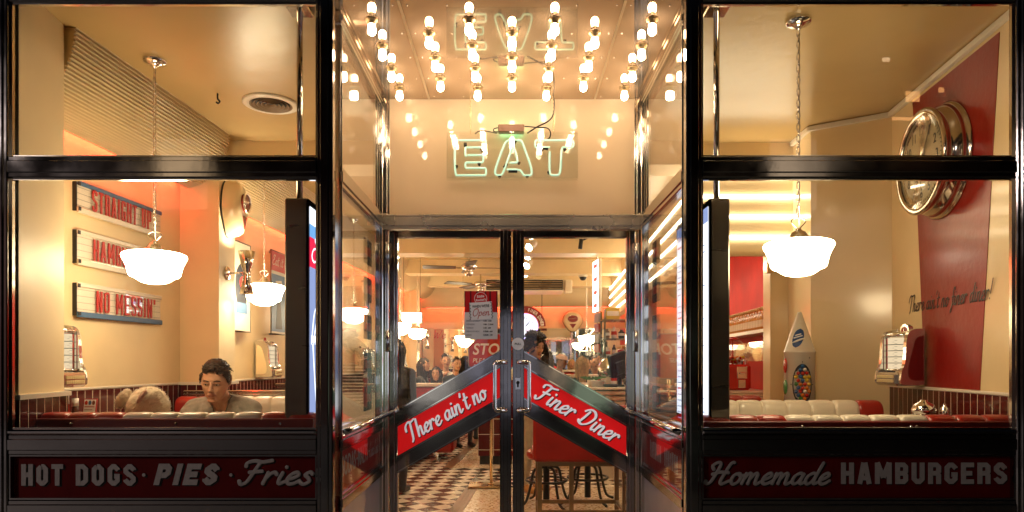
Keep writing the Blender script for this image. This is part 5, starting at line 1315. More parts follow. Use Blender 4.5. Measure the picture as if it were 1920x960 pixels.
# utensil jars under the shelf
for k in range(4):
    t = thing('glass_canister', 'tall clear canister of straws under the bottle shelf', 'canister', group='canisters under the bottle shelf'); p = M@V((.28+k*.16, ZB, -.30)); T = Mx.Translation(p)
    m = MB(); m.lathe([(.0001, 0), (.06, 0), (.06, .24), (.055, .25)], 20, 0, T); m.build('canister', glass_clear, t)
    m = MB()
    for i in range(12): a = i*2.4; q = .045*sqrt((i+.5)/12); m.tube([T@V((q*cos(a), q*sin(a), .01)), T@V((q*cos(a)*1.1, q*sin(a)*1.1, .26))], .006, 5, i % 3)
    m.build('straw', [steel_bright, white_letter, mat('straw_dark', (.05, .05, .05), .5)], t)
t = thing('smoke_alarm', 'small brass bracket on the wall edge behind the right pendant', 'bracket'); p = P(1442, 505, 4.98)
m = MB(); m.box((p.x-.02, 4.96, p.z-.03), (p.x+.02, 5.008, p.z+.05), bev=.004); m.build('bracket', brass, t); t.name = 'wall_bracket'
# ------------------------------------------------------------------ far dining room seen through the doors
def fan(label, px, py, D, ceil_drop=.0, rot=0., s=1.):
    x = PX(px, D); z = PZ(py, D); t = thing('ceiling_fan', label, 'ceiling fan', (x, D, z)); T = Mx.Translation((x, D, z))
    m = MB(); m.lathe([(.0001, ZC-z), (.05, ZC-z), (.05, ZC-z-.03), (.02, ZC-z-.06), (.012, ZC-z-.07), (.012, .06), (.03, .05), (.06, .045)], 20, 0, T); m.build('down_rod', steel_bright, t)
    m = MB(); m.lathe([(.0001, .055), (.07, .05), (.10, .03), (.10, .0), (.085, -.02), (.05, -.03), (.05, -.05), (.06, -.06), (.055, -.09), (.03, -.11), (.0001, -.112)], 24, 0, T); m.build('motor', brass if False else chrome, t)
    for k in range(4):
        a = rot+k*pi/2; M = T@Mx.Rotation(a, 4, 'Z')
        m = MB(); M2 = M@Mx.Rotation(R(9), 4, 'X'); m.prism([(.17, -.055), (.58, -.075), (.60, -.06), (.60, .06), (.58, .075), (.17, .055)], .008, 0, M2, -.004); b = m.build('blade', mat('fan_blade_brown', (.10, .06, .035), .4), t)
        m = MB(); m.box((.08, -.015, -.006), (.20, .015, .004), M=M2); m.build('blade_arm', chrome, b)
fan('nearer chrome ceiling fan with thin blades beyond the left door glass', 879, 502, 8.95, rot=.12)
fan('farther ceiling fan with dark blades above the hours poster', 901, 534, 10.6, rot=.55)

t = thing('air_conditioner', 'long ceiling air conditioner with dark louvres deep inside', 'air conditioner', (.2, 11.2, 2.5))
m = MB(); m.box((-.45, 11.15, 2.50), (.86, 11.75, 2.70), bev=.02); m.build('casing', white_paint, t)
m = MB(); m.box((-.42, 11.142, 2.52), (.83, 11.149, 2.68)); m.build('intake', black_matt, t)
m = MB()
for k in range(4): m.box((-.41, 11.13, 2.54+k*.036), (.82, 11.141, 2.548+k*.036))
m.build('louvre', brass, t)
MB().box((.86, 11.1, 2.47), (.98, 11.3, 2.68), bev=.01).build('end_cap', vinyl_cream, t)
t = thing('security_camera', 'black dome camera under the beam at the back', 'camera', (PX(1093, 10.4), 10.4, ZC-.2))
m = MB(); m.lathe([(.0001, .0), (.07, .0), (.07, -.03), (.06, -.035)], 20, 0, Mx.Translation((PX(1093, 10.4), 10.4, 2.67))); m.build('mount', white_paint, t)
m = MB(); m.ball((PX(1093, 10.4), 10.4, 2.63), (.055, .055, .05)); m.build('dome', black_paint, t)
# track with spotlights
t = thing('light_track', 'white lighting track running back along the ceiling', 'light track', (.28, 9.5, ZC))
MB().box((.20, 7.2, ZC-.03), (.235, 12.2, ZC-.001)).build('rail', white_paint, t)
for i, D in enumerate((7.6, 8.4, 9.15, 10.0, 11.0)):
    t = thing('track_spotlight', f'{["nearest", "second", "third", "fourth", "farthest"][i]} white spotlight on the ceiling track', 'spotlight', (.22, D, ZC), group='spotlights on the ceiling track')
    M = Mx.Translation((.235, D, ZC-.14))@Mx.Rotation(R(-52), 4, 'X')@Mx.Rotation(R(25+8*(i % 3)), 4, 'Y')
    m = MB(); m.tube([(.22, D, ZC-.03), (.22, D, ZC-.12)], .012, 8); m.build('stem', white_paint, t)
    m = MB(); m.lathe([(.0001, .10), (.03, .10), (.045, .07), (.052, -.06), (.049, -.06), (.04, .05), (.0001, .05)], 20, 0, M); m.build('head', white_paint, t)
    m = MB(); m.disc((0, 0, -.035), .044, seg=18, M=M); m.build('lens', spot_mat, t)
c = V((PX(1090, 8.4), 8.4, ZC-.02)); t = thing('track_spotlight', 'short black spotlight on an arm behind the right door top', 'spotlight', tuple(c))
m = MB(); m.tube([c+V((.18, 0, .02)), c+V((0, 0, -.06))], .010, 8); m.build('arm', black_paint, t)
m = MB(); m.tube([c+V((0, 0, -.04)), c+V((-.015, 0, -.16))], .026, 12); m.build('head', black_paint, t)

# white lightbox hung on the left, and the edge-on lit blade sign on the right
D = 9.9; x0, x1, z1, z0 = PX(752, D), PX(791, D), PZ(585, D), PZ(605, D)
t = thing('lightbox_sign', 'small white lit sign box hanging above the far pendants', 'lit sign', ((x0+x1)/2, D, z0))
MB().box((x0, D, z0), (x1, D+.1, z1), bev=.006).build('case', white_paint, t)
o = MB().box((x0+.01, D-.004, z0+.012), (x1-.01, D-.001, z1-.012)).build('lit_face', lightbox, t)
m = MB(); rnd = random.Random(2)
for k in range(9): m.box((x0+.05+k*.022, D-.006, (z0+z1)/2-.012), (x0+.06+k*.022, D-.0045, (z0+z1)/2-.012+.006+rnd.random()*.012))
m.build('small_marks', mat('sign_grey_mark', (.25, .25, .3), .5), o)
m = MB()
for xx in (x0+.03, x1-.03): m.tube([(xx, D+.05, z1), (xx, D+.05, ZC)], .003, 5)
m.build('hanging_wire', black_paint, t)
D = 8.8; x = PX(1120, D); z1, z0 = PZ(488, D), PZ(586, D)
t = thing('blade_sign', 'tall white lit blade sign seen nearly edge on by the counter', 'lit sign', (x, D, z0))
M = Mx.Translation((x, D, 0))@Mx.Rotation(R(-84), 4, 'Z')
m = MB(); m.box((-.16, -.02, z0), (.16, .02, z1), bev=.006, M=M); m.build('case', white_paint, t)
o = MB().box((-.15, -.0245, z0+.01), (.15, -.021, z1-.01), M=M).build('lit_face', lightbox, t)
m = MB()
for k in range(7): m.box((-.1, -.0275, z0+.06+k*.085), (.1, -.025, z0+.115+k*.085), k % 2, M)
m.build('coloured_marks', [neon_red, neon_violet], o)
m = MB(); m.tube([(x, D, z1), (x, D, ZC)], .008, 8); m.build('hanging_rod', chrome, t)
t = thing('blade_sign', 'narrow red edged board hanging under the lit blade sign', 'sign', (x, D, 1.4))
m = MB()
for k in range(4): m.box((-.12, -.012, 1.46+k*.13), (.12, .012, 1.57+k*.13), k % 2, M)
m.tube([M@V((0, 0, 1.4)), M@V((0, 0, z0))], .006, 6, 1)
m.build('boards', [mat('board_red', (.3, .02, .02), .4), mat('board_grey', (.3, .3, .33), .4)], t)

# neon clock with the arched sign
D = 12.3; x, z = PX(985, D), PZ(612, D); t = thing('neon_clock', 'round violet lit clock under a red finer diner arch', 'clock', (x, D, z)); M = frame((x, D, z), (1, 0, 0), (0, 0, 1))
m = MB(); m.lathe([(.0001, -.06), (.235, -.06), (.235, .0), (.20, .005)], 40, 0, M); m.build('case', black_paint, t)
m = MB(); m.lathe([(.0001, .0068), (.205, .0068)], 40, 0, M); m.build('dial', emis('clock_lit_dial', (.85, .85, 1.), .8, False), t)
m = MB(); m.tube([M@V((.22*cos(2*pi*i/40), .22*sin(2*pi*i/40), .012)) for i in range(40)], .008, 6, closed=True); m.build('neon_ring', neon_violet, t)
arc = [(.365*cos(pi-pi*i/30), .365*sin(pi-pi*i/30)) for i in range(31)]+[(.245*cos(pi*i/30), .245*sin(pi*i/30)) for i in range(31)]
m = MB(); m.prism(arc, .03, 0, M); m.build('arched_sign', mat('arch_dark_red', (.20, .01, .015), .3), t)
m = MB()
for i, ch in enumerate('FINER DINER'):
    a = R(78-i*7.4); m.text(ch, .085, .003, .02, align='CENTER', xs=.75, M=M@Mx.Translation((.272*cos(a), .272*sin(a), .031))@Mx.Rotation(a-pi/2, 4, 'Z'))
m.build('lettering', white_letter, t)
m = MB()
for k in range(1, 13): a = 2*pi*k/12; m.text(str(k), .06, .001, .01, align='CENTER', M=M@Mx.Translation((.155*sin(a), .155*cos(a)-.02, .0072)))
m.prism([(-.008, 0), (.008, 0), (.003, .11), (-.003, .11)], .002, 0, M@Mx.Translation((0, 0, .008))@Mx.Rotation(R(-50), 4, 'Z'))
m.prism([(-.006, 0), (.006, 0), (.003, .15), (-.003, .15)], .002, 0, M@Mx.Translation((0, 0, .0095))@Mx.Rotation(R(-40), 4, 'Z')); m.build('numerals_and_hands', black_paint, t)
m = MB(); script(m, 'kets', .04, .1, M@Mx.Translation((-.0, -.095, .009)), slant=.25, flat=.1); m.build('red_script', red_letter, t)
m = MB()
for sx in (-.3, .3): m.tube([(x+sx, D+.02, z+.2), (x+sx, D+.02, ZC)], .006, 6)
m.build('hanging_rod', black_paint, t)

# STOP sign stand
D = 7.3; x = PX(921, D); t = thing('stop_sign', 'red stop sign asking guests to wait on a brass pole', 'stop sign', (x, D, 0)); zc = PZ(668, D); rr = .262
M = frame((x, D-.02, zc), (1, 0, 0), (0, 0, 1)); oc = lambda q: [(q*cos(R(22.5+45*i)), q*sin(R(22.5+45*i))) for i in range(8)]
m = MB(); m.prism(oc(rr*1.0), .012, 0, M); m.build('board', mat('stop_red', (.48, .035, .02), .4, var=.25, vscale=14), t)
m = MB(); q = oc(rr*.985); m.tube([M@V((*p, .013)) for p in q], .006, 6, closed=True); m.build('border', mat('stop_border', (.3, .3, .3), .4), t)
m = MB(); m.text('STOP', .165, .002, .02, .18, width=.37, M=M@Mx.Translation((-.195, .02, .013))); m.text('PLEASE', .062, .002, .012, .18, width=.2, M=M@Mx.Translation((-.195, -.065, .013))); m.text('FOR', .062, .002, .012, .18, width=.1, M=M@Mx.Translation((-.188, -.13, .013))); m.build('lettering', white_letter, t)
m = MB(); m.tube([(x, D+.005, .02), (x, D+.005, zc+.1)], .016, 14); m.build('pole', mat('warm_chrome', (.75, .62, .40), .12, 1.), t)
m = MB(); m.box((x-.24, D-.14, 0.008), (x+.13, D+.16, .03), bev=.006); m.lathe([(.04, .03), (.03, .045), (.0001, .047)], 16, 0, Mx.Translation((x, D+.005, 0))); m.build('base_plate', brass, t)

# low tiled divider box and booths on the left deep inside
t = thing('tiled_planter', 'low oxblood tiled divider with white grout', 'divider', (-.3, 9, 0))
m = MB(); q = [(-.44, 8.85), (.02, 8.85), (.08, 9.75), (-.38, 9.75)]; strip_wall(m, q+[q[0]], .12, .78); m.quad([(*p, .78) for p in q], 0, [(0, 0), (.1, 0), (.1, .1), (0, .1)]); m.build('tiled_body', tile_square, t)
m = MB(); m.box((-.42, 8.87, 0.009), (.0, 9.7, .118)); m.build('plinth', black_matt, t)
def booth_back(label, x0, x1, y, top, cap=True):
    t = thing('dining_booth', label, 'booth', ((x0+x1)/2, y, 0), 0, 'red booths deep inside')
    MB().box((x0, y, .1), (x1, y+.12, top-.05), bev=.03).build('padded_back', vinyl_red, t)
    m = MB(); m.box((x0-.01, y-.015, top-.05), (x1+.01, y+.135, top), bev=.01); m.build('white_cap', white_paint, t)
    m = MB(); m.box((x0, y+.13, .1), (x1, y+.6, .46), bev=.03); m.build('seat', vinyl_red, t)
booth_back('red booth with white cap near the left door edge', -1.72, -1.22, 8.4, 1.06)
booth_back('red booth with white cap in front of the seated group', -1.68, -.80, 9.3, 1.05)
booth_back('red booth at the back below the blonde diner', .55, 1.75, 10.0, 1.16)
table('white table of the group deep inside on the left', -1.55, -.75, 10.05, 10.7, .9)

# counter with till, cup and coffee rack
t = thing('serving_counter', 'pale serving counter with ribbed front edge on the right', 'counter', (1.4, 8, 0))
m = MB(); m.box((.93, 7.8, .0), (1.95, 10.0, .98)); m.build('base', mat('counter_base_cream', (.62, .55, .45), .4), t)
m = MB(); m.box((.86, 7.74, 1.02), (1.98, 10.05, 1.05), bev=.008); m.build('worktop', white_paint, t)
m = MB()
for k in range(5): m.box((.88, 7.75, .72+k*.06), (1.95, 7.795, .765+k*.06), bev=.006)
m.build('ribbed_front', mat('counter_rib', (.55, .40, .30), .3), t)
D = 7.95
t = thing('till_monitor', 'black till monitor tilted with its back to the door', 'monitor', (1.27, D, 1.05)); M = Mx.Translation((PX(1162, D), D, 1.20))@Mx.Rotation(R(35), 4, 'Z')@Mx.Rotation(R(-14), 4, 'Y')
m = MB(); m.box((-.14, -.02, -.07), (.14, .02, .25), bev=.012, M=M); m.box((-.08, -.05, .0), (.08, -.02, .15), bev=.01, M=M); m.build('display', black_paint, t)
m = MB()
for k in range(5): m.box((-.06, -.053, .02+k*.022), (.06, -.0505, .03+k*.022), M=M)
m.build('vent_slots', black_matt, t)
m = MB(); m.box((PX(1162, D)-.05, D-.05, 1.052), (PX(1162, D)+.05, D+.05, 1.075), bev=.006); m.tube([(PX(1162, D), D, 1.07), (PX(1162, D), D, 1.22)], .025, 10); m.build('stand', black_paint, t)
t = thing('metal_drum', 'round grey steel drum lid standing beside the till', 'steel drum', (PX(1143, 8.3), 8.3, 1.05))
m = MB(); Md = Mx.Translation((PX(1143, 8.3), 8.3, 1.22))@Mx.Rotation(R(80), 4, 'X')@Mx.Rotation(R(20), 4, 'Y'); m.lathe([(.0001, 0), (.15, 0), (.17, .015), (.17, .10), (.0001, .10)], 32, 0, Md); m.build('drum', steel_bright, t)
t = thing('paper_cup', 'paper cup with red rim on the counter by the till', 'cup', (PX(1151, 7.85), 7.85, 1.051)); m = MB()
m.lathe([(.0001, 0), (.028, 0), (.038, .10), (.036, .10), (.027, .01)], 18, 0, Mx.Translation((PX(1151, 7.85), 7.85, 1.051))); m.build('cup', white_letter, t)
m = MB(); m.lathe([(.0355, .07), (.039, .103)], 18, 0, Mx.Translation((PX(1151, 7.85), 7.85, 1.051)), cap=False); m.build('red_band', red_letter, t)
t = thing('card_terminal', 'black card terminal lying on the counter', 'card terminal', (PX(1145, 7.8), 7.8, 1.05)); m = MB(); m.box((PX(1132, 7.8), 7.76, 1.052), (PX(1158, 7.8), 7.9, 1.085), bev=.012); m.build('body', black_paint, t)
t = thing('plate_stack', 'stack of white plates at the counter corner', 'plates', (PX(1122, 7.9), 7.9, 1.05)); m = MB()
for k in range(6): m.lathe([(.05, k*.011), (.085, k*.011+.012), (.082, k*.011+.013), (.0001, k*.011+.005)], 24, 0, Mx.Translation((PX(1122, 7.9), 7.92, 1.052)), cap=False)
m.build('plates', white_letter, t)
t = thing('green_leaf_plant', 'small potted plant with long green leaves on the counter', 'plant', (PX(1112, 8.0), 8.0, 1.05)); m = MB(); c = V((PX(1108, 8.0), 7.98, 1.052)); m.lathe([(.0001, 0), (.035, 0), (.05, .08), (.044, .08), (.04, .06), (.0001, .06)], 14, 0, Mx.Translation(c)); m.build('pot', white_paint, t)
m = MB()
for k in range(9):
    a = k*2.4; r_ = .10+.05*(k % 3); b_ = V((cos(a), sin(a), 0)); s_ = V((-sin(a), cos(a), 0)); q = [c+V((0, 0, .06)), c+b_*r_*.5+V((0, 0, .12)), c+b_*r_+V((0, 0, .11))]
    m.add([q[0], q[1]+s_*.012, q[2], q[1]-s_*.012], [(0, 1, 2), (0, 2, 3)], 0)
m.build('leaf', mat('leaf_green', (.08, .2, .05), .4), t)
t = thing('coffee_rack', 'dark shelving rack crowded with cups and cartons by the counter', 'shelf rack', (1.4, 8.8, 0)); rnd = random.Random(8)
x0, x1 = PX(1130, 8.8), PX(1182, 8.8)
m = MB()
for sx in (x0, x1):
    for yy in (8.6, 8.95): m.box((sx-.012, yy-.012, 1.05), (sx+.012, yy+.012, 2.0))
for z in (1.38, 1.62, 1.86): m.box((x0-.03, 8.58, z), (x1+.03, 8.97, z+.015))
m.build('frame', steel, t)
t2 = None; boxc = [mat('carton_'+n_, c_, .5) for n_, c_ in (('yellow', (.55, .38, .05)), ('black', (.03, .03, .03)), ('white', (.65, .6, .55)), ('brown', (.2, .1, .05)), ('red', (.4, .03, .02)))]
for z, items in ((1.877, ((.02, .17, .15, 0),)), (1.637, ((.0, .07, .12, 3), (.09, .07, .15, 2), (.18, .08, .11, 1), (.27, .06, .14, 0))), (1.397, ((.0, .08, .13, 2), (.10, .05, .16, 1), (.17, .07, .1, 4), (.26, .07, .15, 3))), (1.055, ((.24, .1, .22, 1),))):
    for (dx, w_, h_, ci) in items:
        b = thing('carton', f'{["yellow", "black", "white", "brown", "red"][ci]} container on the {"top" if z > 1.8 else "middle" if z > 1.5 else "lower" if z > 1.3 else "counter under the"} shelf of the coffee rack', 'container', (x0+dx, 8.66, z))
        m = MB()
        if ci in (0, 4): m.box((x0+dx, 8.62, z), (x0+dx+w_, 8.62+w_, z+h_), bev=.006); m.box((x0+dx+.01, 8.617, z+h_*.3), (x0+dx+w_-.01, 8.6195, z+h_*.7), 1)
        else: m.lathe([(.0001, 0), (w_/2*.9, 0), (w_/2, h_*.15), (w_/2, h_*.7), (w_/4, h_*.85), (w_/4, h_), (.0001, h_)], 14, 0, Mx.Translation((x0+dx+w_/2, 8.66, z))); m.lathe([(w_/2*1.02, h_*.3), (w_/2*1.02, h_*.6)], 14, 1, Mx.Translation((x0+dx+w_/2, 8.66, z)), cap=False)
        m.build('body', [boxc[ci], boxc[2 if ci != 2 else 4]], b)

# tall red bench seat and stools by the right door
t = thing('bar_seat', 'large red upholstered seat back on square bronze legs behind the right door', 'seat', (.5, 5.3, 0)); D = 5.25
xa, xb = PX(1000, D), .92; z0 = .565
m = MB(); vs = [(xa, D, z0+.02), (xb, D, z0-.02), (xb, D, 1.02), (xa, D, 1.02)]; m.box((xa, D, z0), (xb, D+.10, 1.0), bev=.02); m.build('seat_back', vinyl_red, t)
m = MB(); m.box((xa, D+.105, z0), (xb, D+.48, z0+.1), bev=.03); m.build('seat', vinyl_red, t)
legm = mat('bronze_square_tube', (.30, .22, .13), .3, .9)
for lx in (xa+.05, xb-.05):
    for ly in (D+.03, D+.43): MB().box((lx-.017, ly-.017, 0.005), (lx+.017, ly+.017, z0)).build('leg', legm, t)
MB().box(((xa+xb)/2-.1, D+.014, .005), ((xa+xb)/2-.066, D+.048, z0)).build('leg', legm, t)
m = MB(); m.box((xa+.067, D+.018, z0-.035), (xb-.067, D+.042, z0-.003)); m.box((xa+.067, D+.418, z0-.035), (xb-.067, D+.442, z0-.003))
for z in (.16,):
    m.box((xa+.067, D+.018, z), (xb-.067, D+.042, z+.03)); m.box((xa+.067, D+.418, z), (xb-.067, D+.442, z+.03))
    for lx in (xa+.05, xb-.05): m.box((lx-.012, D+.047, z), (lx+.012, D+.413, z+.03))
m.build('stretcher', legm, t)
def stool(label, x, y):
    t = thing('diner_stool', label, 'stool', (x, y, 0), 0, 'stools behind the red seat'); T = Mx.Translation((x, y, 0))
    m = MB(); m.lathe([(.0001, .44), (.17, .44), (.185, .46), (.185, .50), (.16, .525), (.0001, .53)], 28, 0, T); m.build('seat', vinyl_red, t)
    m = MB(); m.lathe([(.03, .05), (.03, .44), (.12, .439)], 16, 0, T); m.build('column', black_paint, t)
    for k in range(4):
        a = k*pi/2+.5; d_ = V((cos(a), sin(a), 0)); m = MB(); m.tube(cr([V((x, y, .36))+d_*.03, V((x, y, .34))+d_*.13, V((x, y, .2))+d_*.17, V((x, y, .06))+d_*.22, V((x, y, .018))+d_*.30], 5), .013, 8); m.build('leg', black_paint, t)
    m = MB(); m.tube([V((x+.19*cos(2*pi*i/28), y+.19*sin(2*pi*i/28), .24)) for i in range(28)], .011, 8, closed=True); m.build('foot_ring', black_paint, t)
stool('black framed stool with red top nearest the standing woman', .32, 6.35); stool('black framed stool with red top nearer the counter', .72, 6.5)

# ------------------------------------------------------------------ the street behind the viewer (mirrored only; lamp and lit panes added for their light)
t = thing('added_street_lamp', 'added street lamp, unseen across the road, lighting the shopfront signs', 'street lamp', (-9.5, -6.5, 0))  # unseen lamp, added so the sign lettering gets some light
m = MB(); m.tube([(-9.5, -6.5, -.02), (-9.5, -6.5, 5.2), (-9.5, -5.9, 5.5)], .06, 10); m.build('pole', black_paint, t)
m = MB(); m.box((-9.65, -6.0, 5.42), (-9.35, -5.5, 5.5), bev=.02); m.build('head', black_paint, t)
m = MB(); m.quad([(-9.62, -5.97, 5.415), (-9.38, -5.97, 5.415), (-9.38, -5.53, 5.415), (-9.62, -5.53, 5.415)]); m.build('lens', emis('added_lamp_lens', (1., .82, .76), 640.), t)
t = thing('opposite_building', 'dark building across the street with lit panes added for reflections', 'building', (0, -9, 0))
m = MB(); m.box((-14, -12, -.02), (14, -9, 9)); m.build('wall', mat('dark_brick', (.08, .05, .045), .8), t)
for x, z, w, h, c in ((-2.9, .3, 1.5, 2.0, (.75, .72, .66)), (-1.15, .9, .55, 1.5, (.4, .4, .5)), (-.3, .2, .9, 2.3, (.28, .28, .34)), (.9, .7, .35, 1.4, (.8, .6, .4)), (1.5, .25, 1.5, 1.9, (.36, .46, .32)), (-7.5, 4.6, 1.0, 1.5, (1., .7, .4)), (5.5, 4.6, 1.0, 1.5, (1., .75, .5)), (8.40, 6.90, .30, .22, (6., 2.8, .9)), (8.1, 6.50, .8, .07, (5., 2.2, .8)), (9.1, 7.1, .12, .10, (6., 2.8, .9)), (7.9, 7.75, .16, .09, (5., 3.4, 2.))):
    f = MB(); f.box((x-.08, -8.99, z-.08), (x+w+.08, -8.96, z+h+.08)); o = f.build('window', black_paint, t)
    MB().box((x, -8.955, z), (x+w, -8.95, z+h)).build('pane', emis('reflection_pane_%d' % int(x*10), c, .42, False), o)  # glowing panes added where door steel and window glass should reflect them
# ------------------------------------------------------------------ people
SKIN = lambda n, c: mat('skin_'+n, c, .52, sss=.0, var=.12, vscale=26, bump=.12, bscale=260, rvar=.1)
skin_a = SKIN('fair', (.47, .25, .15)); skin_b = SKIN('olive', (.36, .19, .11)); skin_c = SKIN('brown', (.20, .10, .06))
lip = mat('lip', (.36, .15, .10), .45); lip_dark = mat('mouth_line', (.12, .03, .02), .6)
eye_w = mat('eye_white', (.62, .56, .5), .25); iris = mat('iris_dark', (.03, .018, .01), .15)
hair_brown = mat('hair_brown', (.032, .016, .008), .45, var=.3, vscale=30); hair_black = mat('hair_black', (.016, .010, .008), .4, var=.3, vscale=30)
hair_blonde = mat('hair_blonde', (.46, .29, .13), .4, var=.3, vscale=30)
cloth = lambda n, c: mat('cloth_'+n, c, .85, var=.1, vscale=25, bump=.2, bscale=90, sheen=.2)
grey_knit = mat('cloth_grey_knit', (.29, .265, .225), .9, var=.16, vscale=45, bump=.45, bscale=240, sheen=.15)
stripes = stripe_mat('striped_top', (.02, .018, .022), (.62, .56, .5), .032, .34)

def head_verts():
    """Skull and face as one deformed sphere, eyes at half height, facing -Y."""
    ns, nr = 56, 44; vs = []; fs = []
    for i in range(nr+1):
        th = pi*i/nr
        for k in range(ns):
            a = 2*pi*k/ns; x, y, z = sin(th)*cos(a), sin(th)*sin(a), -cos(th)
            X, Y, Z = x*.077, y*.098, z*.118
            if z < 0:
                q = -z; rd = max(.2, sqrt(x*x+y*y)); X *= (1-.24*q**1.3)*min(1.45, rd**-.42); Y *= (min(1.35, rd**-.34) if y < 0 else 1)
                if y > 0: Y *= 1-.50*q**1.1
                else: Y *= 1-.08*q
                if y < -.2: Y -= .010*q*q
            if y < 0:
                Y += .010*max(0, -y-.75)*4*(1 if z > -.3 else .4)      # flatter face plane
                for sx in (-1, 1):
                    Y += .013*math.exp(-(((X-sx*.031)/.017)**2+((Z-.004)/.013)**2))      # eye sockets
                    Y -= .005*math.exp(-(((X-sx*.045)/.02)**2+((Z+.026)/.018)**2))       # cheek bones
                    Y += .005*math.exp(-(((X-sx*.05)/.02)**2+((Z+.062)/.02)**2))         # hollow below
                Y -= .006*math.exp(-((X/.05)**2+((Z-.027)/.011)**2))                     # brow
                Y -= .006*math.exp(-((X/.022)**2+((Z+.098)/.014)**2))                    # chin
                Y += .004*math.exp(-((X/.03)**2+((Z+.080)/.007)**2))
            vs.append((X, Y, Z))
    for i in range(nr):
        for k in range(ns):
            k2 = (k+1) % ns; fs.append([i*ns+k, i*ns+k2, (i+1)*ns+k2, (i+1)*ns+k])
    return vs, fs
HV, HF = head_verts()

def capsule_mesh(mb, p, q, r1, r2, seg=14):
    p, q = V(p), V(q); d = q-p; L = d.length
    if L < 1e-6: mb.ball(p, r1, 0, seg, 10); return
    ax = d/L; pts = []; rr = []
    for i in range(6): a = -pi/2+pi/2*i/5; pts.append(p+ax*r1*sin(a)); rr.append(max(1e-4, r1*cos(a)))
    for i in range(6): a = pi/2*i/5; pts.append(q+ax*r2*sin(a)); rr.append(max(1e-4, r2*cos(a)))
    mb.tube(pts, rr, seg)

